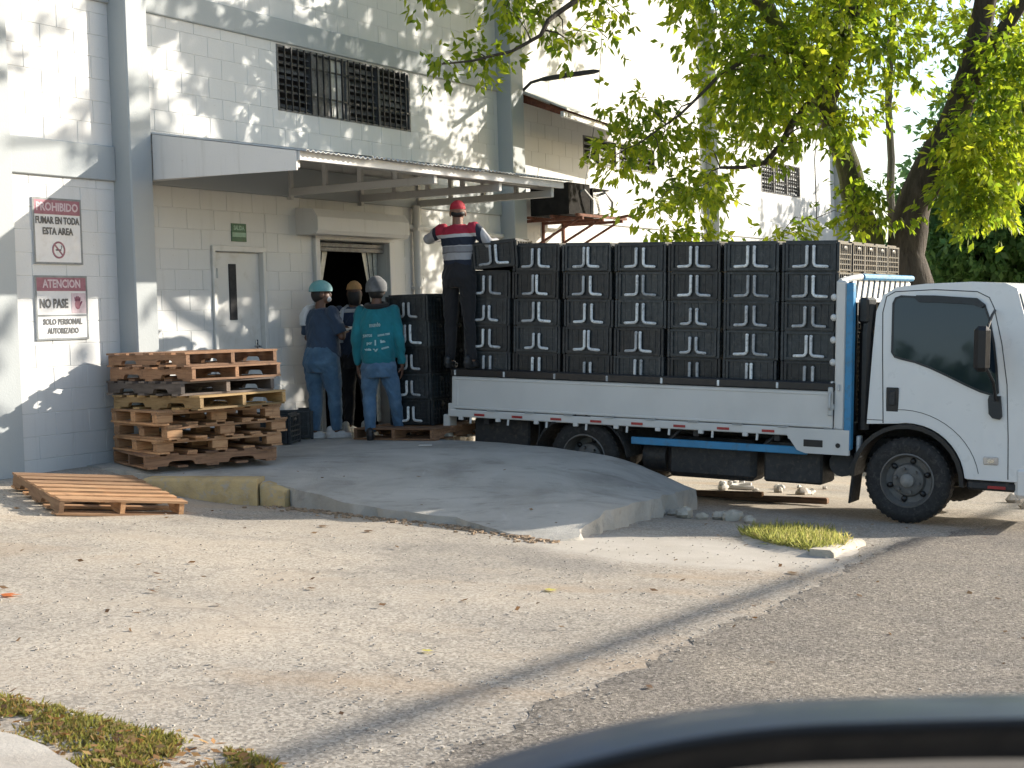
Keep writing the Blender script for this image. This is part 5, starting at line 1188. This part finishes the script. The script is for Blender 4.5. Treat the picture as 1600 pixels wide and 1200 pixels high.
TREE = empty('street_tree', base, (0, 0, 0), 'big leafy tree with dark forked trunk behind the truck cab', 'tree')
def rel(pts): return [p - base for p in pts]
limbs = []
limbs.append(path3([(base.x, base.y, base.z, 0), (1424, 470, 20.4), (1412, 400, 20.4), (1425, 335, 20.4), (1452, 262, 20.3), (1488, 195, 20.2), (1515, 110, 20.1), (1535, 30, 20), (1550, -60, 19.8), (1560, -200, 19.4), (1540, -420, 19)], .33, .09))
limbs.append(path3([(1500, 165, 20.2), (1540, 90, 19.8), (1585, 20, 19.4), (1640, -60, 19), (1700, -190, 18.6)], .14, .05))
limbs.append(path3([(1425, 335, 20.4), (1475, 285, 20.0), (1530, 225, 19.6), (1580, 190, 19.3), (1650, 130, 19)], .11, .03))
limbs.append(path3([(base.x - .5, base.y + .1, base.z, 0), (1368, 440, 20.5), (1355, 372, 20.5), (1335, 300, 20.5), (1318, 235, 20.5), (1295, 175, 20.4), (1258, 110, 20.2), (1225, 60, 20), (1195, 10, 19.6), (1160, -80, 19), (1080, -200, 18.4)], .23, .08))
limbs.append(path3([(1290, 165, 20.4), (1320, 90, 20.3), (1335, 10, 20.2), (1330, -120, 20.5), (1300, -300, 21)], .13, .05))
limbs.append(path3([(1300, 190, 20.5), (1262, 165, 20.0), (1240, 190, 19.7), (1222, 225, 19.5), (1195, 255, 19.3), (1160, 262, 19.1), (1125, 262, 19)], .07, .018))
limbs.append(path3([(1258, 110, 20.2), (1180, 85, 19.4), (1120, 120, 18.8), (1060, 180, 18.4), (1000, 225, 18.2)], .04, .010))
limbs.append(path3([(1195, 10, 19.6), (1080, -50, 18.8), (960, -60, 18.0), (900, 0, 17.6), (858, 32, 17.4), (846, 55, 17.3), (800, 80, 17.2), (740, 95, 17.0), (690, 100, 16.9)], .055, .009))
limbs.append(path3([(960, -60, 18.0), (800, -120, 17.4), (640, -110, 17.0), (520, -80, 16.8)], .05, .014))
limbs.append(path3([(1560, -200, 19.4), (1700, -330, 18.6), (1850, -420, 18)], .09, .03)); limbs.append(path3([(1300, -300, 21), (1150, -420, 21.5), (950, -480, 21.5)], .07, .03)); limbs.append(path3([(1540, -420, 19), (1480, -620, 19.5), (1400, -760, 20)], .08, .03))
tmoss = MB(); nodes = []; nr = []
for i, (p, r_) in enumerate(limbs):
    nodes += p; nr += r_
    if i == 3: tmoss.tube(rel(p), r_, 12)
rng = np.random.default_rng(21)
vis = [((1080, 1400, -40, 110), (18.4, 21.6), 50, .44), ((1110, 1350, 95, 195), (18.4, 21.2), 22, .42), ((1390, 1610, -40, 60), (20.6, 22), 9, .40), ((1490, 1620, 60, 320), (18.2, 20.2), 32, .42), ((1440, 1560, 175, 325), (18.6, 20.0), 14, .34), ((1470, 1560, 230, 330), (18.4, 19.6), 8, .32),
       ((1300, 1345, 190, 330), (19.9, 20.4), 6, .2), ((1325, 1375, 290, 385), (19.6, 20.2), 9, .22), ((1385, 1412, 330, 375), (19.6, 20), 3, .20), ((940, 1120, 150, 285), (17.6, 19.6), 24, .24), ((1020, 1120, 275, 385), (17.6, 19.2), 13, .24), ((1092, 1122, 250, 385), (18, 19), 5, .25), ((1140, 1290, 185, 300), (18.6, 20), 8, .22),
       ((1180, 1290, 310, 385), (19, 20.5), 4, .22), ((675, 760, 80, 125), (16.6, 17.4), 5, .22), ((745, 830, -20, 60), (16.8, 17.6), 6, .20), ((835, 1010, -30, 70), (17.0, 18.4), 11, .18), ((600, 690, -50, -10), (16.6, 17.2), 3, .2), ((1395, 1490, 60, 180), (20.8, 21.6), 4, .28)]
C = []; RD = []
for (x0, x1, y0, y1), (a, b), k, r_ in vis:
    for i in range(k):
        C.append(at(rng.uniform(x0, x1), rng.uniform(y0, y1), rng.uniform(a, b))); RD.append(r_ * rng.uniform(.7, 1.25))
nvis = len(C)
LIT = [(-.15, 3.5, .7), (.05, 4.15, .5), (-.2, .75, .4), (.25, .6, .4), (-.3, 2.3, .3), (1.0, 1.1, .25), (1.0, .6, .25), (1.6, 1.0, .25), (2.05, 1.15, .25), (2.75, 1.1, .4), (2.4, 1.35, .2), (3.2, 1.1, .25), (3.3, .7, .2), (2.6, 3.05, .22), (3.6, 3.2, .22), (4.4, 3.15, .22), (5.2, 3.2, .25), (6.4, 3.45, .4), (6.9, 2.1, .5), (6.4, 1.7, .5), (6.3, 4.0, .3), (1.5, 4.05, .2), (1.5, 3.5, .12)]
LIT = [(WP(u, 0, z), r_) for u, z, r_ in LIT]
LITG = [(Vector((-3.3, 11.9, -.1)), .7), (Vector((-2.7, 11.7, -.1)), .6), (Vector((-3.2, 13.4, .6)), .3)]
def lit(c, r_):
    for q, g_ in LIT + LITG:
        d = c - q; k = d.dot(S)
        if k > 0 and (d - S * k).length < g_ * .8 + r_ * .55: return True
    return False
def hides_trunk(c):
    v = c - Vector((0, 0, CAM_Z)); k = v.dot(fwd); px, py = 800 + 2400 * v.dot(right) / k, 600 - 2400 * v.dot(up) / k
    for (a, b) in zip(TRK, TRK[1:]):
        a, b, p = Vector(a), Vector(b), Vector((px, py)); t = max(0, min(1, (p - a).dot(b - a) / (b - a).length_squared))
        if (p - a.lerp(b, t)).length < 26 and c.y < 20.5: return True
    return False
TRK = [(1412, 400), (1425, 335), (1452, 262), (1488, 195), (1515, 110), (1535, 30), (1545, -30)]
keep = [i for i in range(len(C)) if not hides_trunk(C[i]) and not lit(C[i], -RD[i] * .0 - .12 / .75)]; C = [C[i] for i in keep]; RD = [RD[i] for i in keep]; nvis = len(C)
for i in range(620):      # the part of the crown above the frame
    x = rng.normal(4.0, 3.4); y = rng.uniform(15.5, 24.0); z = rng.uniform(5.9, 10.5)
    if x < -2.2 or x > 10.5 or (x > 6.5 and y < 18): continue
    c_ = Vector((x, y, z)); r_ = rng.uniform(.28, .55)
    v_ = c_ - Vector((0, 0, CAM_Z)); k_ = v_.dot(fwd)
    if lit(c_, r_) or (600 - 2400 * v_.dot(up) / k_) > -30 - 2400 * r_ / k_: continue
    C.append(c_); RD.append(r_)
tm2 = MB()
for i, (p, r_) in enumerate(limbs):
    if i != 3: tm2.tube(rel(p), r_, 12 if i == 0 else 8)
rng = np.random.default_rng(22); grow([p - base for p in nodes], nr, [c - base for c in C], tm2, rng)
tr_ = tm2.build('trunk', 'bark', TREE, angle=60); tmoss.build('trunk', 'bark_moss', TREE, angle=60)
tt, rt = path3([(1394, 520, 21.0), (1393, 400, 21.0), (1392, 250, 21.0), (1390, 120, 21.0), (1398, 0, 21), (1392, -160, 21)], .065, .04)
MB().tube(rel(tt), rt, 8).build('trunk', 'bark_grey', TREE)
P_, D_, N_, L_ = sprays([c - base for c in C[:nvis]], RD[:nvis], 205, .128, rng)
link('crown', leaf_mesh('crown', P_, D_, N_, L_, L_ * .23, 'leaf_bright'), TREE)
P_, D_, N_, L_ = sprays([c - base for c in C[nvis:]], RD[nvis:], 62, .20, rng)
link('crown', leaf_mesh('crown', P_, D_, N_, L_, L_ * .24, 'leaf_bright'), TREE)
# dark trees far behind on the right
def far_tree(px, py, Y, rx, rz, label, k, seed):
    rg = np.random.default_rng(seed); c = at(px, py, Y); b = Vector((c.x, c.y, G0(c.x, c.y) - .1)); t = empty('background_tree', b, (0, 0, 0), label, 'tree', 'trees behind the truck')
    m = MB(); hh = c.z - b.z; m.tube([(0, 0, 0), (.1, 0, hh * .5), (0, .1, hh)], [.28, .22, .1], 8); CC = []
    for i in range(k):
        d = rg.normal(size=3); d /= np.linalg.norm(d); q = d * rg.uniform(.35, 1) ** .5 * np.array([rx, rx * .8, rz]); CC.append(Vector(q) + Vector((0, 0, hh)))
    grow([Vector((0, 0, hh * .4)), Vector((.1, 0, hh * .5)), Vector((0, .1, hh))], [.2, .2, .1], CC[:40], m, rg); m.build('trunk', 'bark', t)
    P_, D_, N_, L_ = sprays(CC, [rg.uniform(.45, .8) for _ in CC], 110, .22, rg, .3); link('crown', leaf_mesh('crown', P_, D_, N_, L_, L_ * .26, 'leaf_dark'), t)
far_tree(1555, 345, 36, 1.9, 2.2, 'dark green tree behind the cab, left of the background trees', 110, 31)
far_tree(1640, 260, 38, 2.9, 3.0, 'tall dark green tree at the right edge of the photo', 150, 32)
far_tree(1590, 400, 34, 2.2, 1.6, 'low dark bushy tree just above the cab roof', 90, 33)
far_tree(1490, 430, 44, 1.2, 1.3, 'small distant tree just left of the dark trees above the cab', 50, 34)
far_tree(1760, 330, 33, 2.6, 2.8, 'dark tree beyond the right edge of the photo', 90, 35)
def street_tree(x, y, h, rx, rz, label, k, seed):
    rg = np.random.default_rng(seed); b = Vector((x, y, G0(x, y) - .1)); t = empty('background_tree', b, (0, 0, 0), label, 'tree', 'trees across the street')
    m = MB(); m.tube([(0, 0, 0), (.1, 0, h * .5), (0, .1, h)], [.28, .22, .1], 8); m.build('trunk', 'bark', t); CC = []
    for i in range(k):
        d = rg.normal(size=3); d /= np.linalg.norm(d); CC.append(Vector(d * rg.uniform(.35, 1) ** .5 * np.array([rx, rx, rz])) + Vector((0, 0, h)))
    P_, D_, N_, L_ = sprays(CC, [rg.uniform(.5, .9) for _ in CC], 40, .38, rg, .3); link('crown', leaf_mesh('crown', P_, D_, N_, L_, L_ * .28, 'leaf_dark'), t)
for i, (x, y, h, rx, rz) in enumerate(((-17, -8, 1.9, 2.6, 1.5), (-13, -12, 2.2, 3.0, 1.9), (-21, -4, 2.0, 2.8, 1.4), (-9, -16, 2.4, 3.0, 2.0))):
    street_tree(x, y, h, rx, rz, ('low tree across the street, mirrored mid cab window', 'rounder tree across the street, mirrored toward the cab front', 'spreading tree across the street, mirrored toward the cab rear', 'tallest tree across the street, out of frame behind the camera')[i], 70, 60 + i)
bp = at(1452, 430, 30); bp.z = G0(bp.x, bp.y); o = MB().tube([(0, 0, -.05), (0, 0, 2.75)], .045, 8).build('signpost', 'truck_blue'); o.location = bp; tag(o, 'thin blue post beyond the truck cab', 'post')

# ------------------------------------------------------------------ grass, fallen leaves, rubble
def blades(name, poly, k, h, mat, label, cat, rng, zf, dens=None, lean=.6, wd=.006):
    xs = [p[0] for p in poly]; ys = [p[1] for p in poly]; P = []
    while len(P) < k:
        x, y = rng.uniform(min(xs), max(xs)), rng.uniform(min(ys), max(ys))
        if inside(poly, x, y) and (dens is None or rng.uniform() < dens(x, y)): P.append((x, y, zf(x, y) - .005))
    P = np.array(P); D = rng.normal(size=(k, 3)) * lean; D[:, 2] = 1; Nn = rng.normal(size=(k, 3)); L = h * rng.uniform(.4, 1.3, k)
    o = link(name, leaf_mesh(name, P, D, Nn, L, np.full(k, wd), mat)); tag(o, label, cat, kind='stuff'); return o
rg = np.random.default_rng(5)
verge = [(-2.6, 6.25), (-2.04, 6.0), (-1.75, 5.82), (-1.45, 5.6), (-1.11, 5.42), (-.85, 5.22), (-.7, 4.8), (-.9, 4.2), (-1.28, 4.75), (-1.6, 5.15), (-1.75, 5.27), (-2.6, 5.68)]
blades('verge_grass', verge, 20000, .036, 'grass', 'short dry green grass verge in the near left corner', 'grass', rg, lambda x, y: G(x, y), lambda x, y: .35 + 1.3 * noise.noise(Vector((x * 4, y * 4, 1))) + .5 * noise.noise(Vector((x * 12, y * 12, 1))), 1.1, .0045)
tuft = [(1.72, 11.9), (1.85, 11.2), (2.1, 10.75), (2.3, 10.9), (2.55, 11.6), (2.5, 12.4), (2.2, 12.5), (1.9, 12.3)]
blades('grass_tuft', tuft, 6500, .085, 'tuft_grass', 'grass tuft growing beside the broken kerb in front of the truck', 'grass', rg, lambda x, y: G(x, y) + .02, lambda x, y: max(.08, 1 - 1.5 * math.hypot((x - 2.08) / .5, (y - 11.5) / .95) ** 2), 1.0, .005)
mound = sheet('soil', list(np.linspace(1.6, 2.7, 14)), list(np.linspace(10.5, 12.7, 20)), lambda x, y: gz(x, y) - .02 + .075 * max(0, 1 - math.hypot((x - 2.12) / .48, (y - 11.5) / 1.0) ** 2), 'rubble')
kc = bpy.data.objects.new('kerb', None); COL.objects.link(kc); tag(kc, 'short broken concrete kerb end beside the grass tuft', 'kerb'); kb = kc
kerb_piece((2.2, 10.62, 0), (2.62, 11.5, 0), G(2.2, 10.6) + .06, G(2.62, 11.5) + .05, .17, 'kerb_grey')
def litter(n_, region, size, mat, rng, name, label):
    P = []
    while len(P) < n_:
        x, y = rng.uniform(region[0], region[1]), rng.uniform(region[2], region[3])
        if inside(plat, x, y): z = H(x, y)
        else: z = gz(x, y) + .014
        if abs(x) > y * .36: continue
        P.append((x, y, z + .008))
    P = np.array(P); D = rng.normal(size=(n_, 3)); D[:, 2] = .12 * rng.normal(size=n_); Nn = np.tile(np.array([[0, 0, 1.]]), (n_, 1)) + rng.normal(size=(n_, 3)) * .35
    L = size * rng.uniform(.5, 1.4, n_); o = link(name, leaf_mesh(name, P, D, Nn, L, L * .3, mat)); tag(o, label, 'leaves', kind='stuff')
litter(120, (-4, 4.5, 5.2, 13.5), .045, 'dry_leaf', rg, 'leaf_litter', 'small dry brown leaves scattered over the yard')
def verge_pt():
    while True:
        x, y = rg.uniform(-2.4, -.8), rg.uniform(4.9, 6.1)
        if inside(verge, x, y): return x, y
VP_ = np.array([(x, y, G(x, y) + .03) for x, y in (verge_pt() for _ in range(240))]); VD = rg.normal(size=(240, 3)); VD[:, 2] *= .2
o = link('verge_leaves', leaf_mesh('verge_leaves', VP_, VD, np.tile(np.array([[0, 0, 1.]]), (240, 1)) + rg.normal(size=(240, 3)) * .3, np.full(240, .045), np.full(240, .012), 'verge_leaf')); tag(o, 'dry fallen leaves lying in the grass verge', 'leaves', kind='stuff')
def one_leaf(px, py, size, mat, label, yaw):
    z = -.3
    for i in range(30):
        d = right * ((px - 800) / 2400) - up * ((py - 600) / 2400) + fwd; p = Vector((0, 0, CAM_Z)) + d * ((z - CAM_Z) / d.z); z = gz(p.x, p.y)
    me = leaf_mesh('fallen_leaf', np.array([[-size / 2, 0, 0], [-size / 2, 0, 0], [-size / 2, 0, 0]]), np.array([[1., 0, .1], [1, .7, .15], [1, -.7, .12]]), np.array([[0, 0, 1.]] * 3), np.array([size, size * .8, size * .8]), np.array([size * .22] * 3), mat)
    o = link('fallen_leaf', me); o.location = p + Vector((0, 0, .016)); o.rotation_euler = (0, 0, yaw); tag(o, label, 'leaf', 'fallen leaves')
one_leaf(18, 932, .11, 'orange_leaf', 'bright orange fallen leaf at the left edge of the yard', .2); one_leaf(862, 924, .085, 'yellow_leaf', 'pale yellow green fallen leaf in the middle of the yard', .5); one_leaf(668, 1020, .06, 'yellow_leaf', 'small yellow leaf below the middle of the yard', 1.0)
one_leaf(488, 922, .06, 'dry_leaf', 'dark curled leaf left of the middle of the yard', .7); one_leaf(507, 824, .09, 'dry_leaf', 'brown leaf just in front of the slab edge, left one', .1); one_leaf(578, 832, .09, 'dry_leaf', 'tan leaf just in front of the slab edge, right one', -.3); one_leaf(1240, 897, .09, 'dry_leaf', 'dark leaf on the pale pavement near the grass tuft', .4)
def pebbles(name, n_, fn, smin, smax, mat, label, rng, cat='gravel'):
    m = MB()
    for i in range(n_):
        x, y, z = fn(); s_ = rng.uniform(smin, smax); a = rng.uniform(0, 3)
        vs = [Vector((math.cos(t + a) * s_ * rng.uniform(.7, 1.2), math.sin(t + a) * s_ * rng.uniform(.7, 1.2), zz * s_ * rng.uniform(.4, .8))) for zz in (-.2, .9) for t in np.linspace(0, 2 * math.pi, 6)[:-1]]
        m.add([v + Vector((x, y, z)) for v in vs], [(0, 1, 6, 5), (1, 2, 7, 6), (2, 3, 8, 7), (3, 4, 9, 8), (4, 0, 5, 9), (5, 6, 7, 8, 9), (4, 3, 2, 1, 0)])
    o = m.build(name, mat, None, smooth=False); tag(o, label, cat, kind='stuff'); return o
def yardpt():
    while True:
        y = 4.9 + 8 * rg.uniform() ** 1.5; x = rg.uniform(-.36, .36) * y
        if not inside(plat, x, y): return x, y, gz(x, y) + .006
pebbles('loose_gravel', 2600, yardpt, .003, .009, 'rubble', 'loose gravel grains scattered over yard and road', rg)
pebbles('edge_gravel', 260, lambda: (lambda t, s_: (-.3 + 2.6 * t + s_ * .87, 5.4 + 5.0 * t - s_ * .5, gz(-.3 + 2.6 * t + s_ * .87, 5.4 + 5.0 * t - s_ * .5) + .01))(rg.uniform(), rg.normal() * .12),   .003, .009, 'rubble', 'gravel along the broken asphalt edge', rg)
def lippt():
    L = [(-2.05, 12.82), (-1.3, 12.30), (-.52, 11.82), (.0, 11.22), (.3, 10.95)]; i = rg.integers(0, 4); t = rg.uniform(); o_ = abs(rg.normal()) * .11
    x = L[i][0] + (L[i + 1][0] - L[i][0]) * t - .55 * o_; y = L[i][1] + (L[i + 1][1] - L[i][1]) * t - .83 * o_; return x, y, gz(x, y) + .003
pebbles('lip_gravel', 420, lippt, .005, .022, 'dirt_clod', 'brown grit and crumbs along the worn slab edge', rg)
random.seed(9)
def chunk(x, y, s_, mat, label, group, flat=.6, cat='rubble', name='rubble_lump'):
    m = MB(); m.ell((0, 0, s_ * .3), (s_, s_ * random.uniform(.6, .9), s_ * flat), None, 9, 6)
    m.v = [tuple(Vector(v) + Vector(v).normalized() * s_ * .35 * noise.noise(Vector(v) * 3.1 / s_ + Vector((x * 7, y * 7, 0)))) for v in m.v]
    o = m.build(name, mat, None, angle=25); o.location = (x, y, gz(x, y) + .005); o.rotation_euler = (0, 0, random.uniform(0, 6)); return tag(o, label, cat, group)
for i in range(7):
    t = i / 6; chunk(1.25 + .75 * t + random.uniform(-.05, .05), 13.35 - .35 * t + random.uniform(-.12, .12), random.uniform(.05, .12), 'kerb_grey', 'grey rubble lump heaped at the broken end of the slab', 'rubble at the slab end')
for i in range(16): chunk(random.uniform(2.2, 3.7), random.uniform(16.3, 17.6), random.uniform(.03, .09), random.choice(('white_scrap', 'rubble', 'white_scrap')), 'pale scrap lying on the sunlit ground seen under the truck', 'scraps under the truck')
for i in range(7): chunk(random.uniform(5.0, 6.2), random.uniform(15.2, 16.4), random.uniform(.05, .12), random.choice(('white_scrap', 'rubble')), 'pale stone on the ground in front of the cab', 'stones in front of the cab')
o = MB().tube([(.16 * math.cos(t), .16 * math.sin(t), .03) for t in np.linspace(R(60), R(290), 14)], .028, 7).build('hose_end', 'white_scrap'); o.location = (2.55, 16.9, gz(2.55, 16.9)); tag(o, 'curled white hose end on the ground under the truck', 'hose')
for i, (x, y, a) in enumerate(((1.9, 15.6, -28), (2.5, 15.3, -31))):
    o = MB().box((0, 0, .03), (1.3, .08, .06), None, .01).build('timber', 'wood_brown'); o.location = (x, y, gz(x, y)); o.rotation_euler = (0, 0, R(a)); tag(o, ('brown timber lying under the truck, nearer the slab', 'brown timber lying under the truck, nearer the cab')[i], 'timber', 'timbers under the truck')
o = MB().box((0, 0, .008), (.13, .07, .012), None, .004).build('cardboard_scrap', 'white_scrap'); o.location = (-.86, 14.9, H(-.86, 14.9)); tag(o, 'flat pale cardboard scrap on the slab behind the truck', 'scrap')

# ------------------------------------------------------------------ overhead cable along the street (out of frame, its shadow crosses the yard)
def utility_pole(p, label):
    p = Vector(p); z = G0(p.x, p.y); u = empty('utility_pole', (p.x, p.y, z), (0, 0, R(60)), label, 'pole', 'utility poles along the street')
    MB().tube([(0, 0, -.2), (0, 0, 8.4)], [.15, .10], 12).build('post', 'pole_wood', u); MB().bx(-.06, .06, -.7, .7, 7.5, 7.6).build('crossarm', 'pole_wood', u)
    for y in (-.6, 0, .6): MB().lathe([(.0, 0), (.03, 0), (.045, .05), (.02, .09), (.03, .12), (0, .13)], (0, y, 7.6), (0, 0, 1), 10).build('insulator', 'white_scrap', u)
ga, gb = Vector((1.12, 8.45, -.42)), Vector((.561, .828, 0))
cl = [ga + gb * (-17 + 34 * i / 40) + S * (4.7 / S.z) + Vector((0, 0, .25 - .25 * 4 * (i / 40) * (1 - i / 40))) for i in range(41)]
utility_pole(cl[0], 'wooden utility pole out of frame behind the camera side of the street'); utility_pole(cl[-1], 'wooden utility pole out of frame further along the street')
o = MB().tube([c - cl[0] for c in cl], .055, 8).build('overhead_cable', 'cable_black'); o.location = cl[0]; tag(o, 'thick black cable bundle strung between the utility poles', 'cable')

# ------------------------------------------------------------------ the car the picture was taken from: door and wing mirror
CAR = empty('car', (0, 0, G0(0, .6)), (0, 0, 0), 'dark blue car whose wing mirror top shows at the bottom edge', 'car')
gz0 = G0(0, .6)
def outline():
    top = lambda x: .088 - 1.06 * min(0, x - .01) ** 2 - .22 * max(0, x - .06) ** 2
    out = [(x, top(x)) for x in np.linspace(.165, -.215, 34)]
    zl = out[-1][1]; out += [(-.215 - .02 * math.sin(a), zl - .02 + .02 * math.cos(a)) for a in np.linspace(.2, 1.57, 6)]
    out += [(-.235, zl - .05), (-.23, -.04), (-.215, -.066), (-.19, -.08)] + [(x, -.086) for x in np.linspace(-.15, .14, 10)]
    zr = top(.165); out += [(.17, -.08), (.188, -.06), (.195, -.03)] + [(.165 + .03 * math.cos(a), zr - .03 + .03 * math.sin(a)) for a in np.linspace(0, 1.4, 6)]
    return out
def mirror_shell():
    m = MB(); o_ = outline(); k = len(o_); rings = [(.105, .55), (.095, .78), (.07, .93), (.04, 1.0), (.012, .995), (.0, .97), (.002, .93), (.02, .84), (.035, .70)]
    vs = [(x * s_, y, z * s_) for y, s_ in rings for x, z in o_]; fs = [(i * k + j, i * k + (j + 1) % k, (i + 1) * k + (j + 1) % k, (i + 1) * k + j) for i in range(len(rings) - 1) for j in range(k)]
    fs.append(tuple(range(k))); m.add(vs, fs, 0); m.m = [1 if i // k >= 6 and i < (len(rings) - 1) * k else 0 for i in range(len(m.f))]; return m
MX, MY, MZ = .1175, .60, .931
mh = mirror_shell().build('wing_mirror', ['mirror_paint', 'black_trim'], CAR, angle=60); mh.location = (MX, MY, MZ - gz0); mh.rotation_euler = (R(-4), R(.5), R(2))
m = MB(); o_ = outline(); m.prism([(x * .705, z * .705) for x, z in o_], lambda a, b: (a, .034, b), lambda a, b: (a, .039, b)); m.build('mirror_glass', 'mirror_glass', mh)
MB().tube([(.02, .05, -.08), (-.02, .0, -.15), (-.06, -.06, -.19)], [.03, .028, .035], 10).build('mirror_stalk', 'black_trim', mh)
dp = MB().prism([(-.02, .0), (.10, .12), (.11, .5), (.06, .62), (.0, .64), (-.02, .62)], lambda a, b: (-1.0, .33 + a, b + .25), lambda a, b: (.95, .33 + a, b + .25)).build('door', 'mirror_paint', CAR, angle=40)
MB().bx(-.6, -.4, .425, .45, .72, .76, .01).build('handle', 'black_trim', dp)
for x in (-1.35, 1.35):
    m = MB(); m.lathe([(.18, .0), (.27, -.005), (.31, .02), (.31, .16), (.27, .19), (.18, .18)], (x, .22, .305), (0, 1, 0), 30); w_ = m.build('wheel', 'rubber', CAR, angle=50); MB().lathe([(.19, .02), (.15, .06), (.05, .04), (0, .04)], (x, .22, .305), (0, 1, 0), 24).build('rim', 'galvanised', w_)
MB().prism([(-1.95, .22), (-1.95, .55), (-1.7, .84), (-1.02, .88), (-1.02, .3), (-1.65, .28)], lambda a, b: (a, .30, b), lambda a, b: (a, .42, b)).build('rear_wing', 'mirror_paint', CAR, angle=40)
MB().prism([(.97, .3), (.97, .88), (1.7, .76), (2.05, .58), (2.08, .25), (1.66, .26)], lambda a, b: (a, .30, b), lambda a, b: (a, .42, b)).build('front_wing', 'mirror_paint', CAR, angle=40)
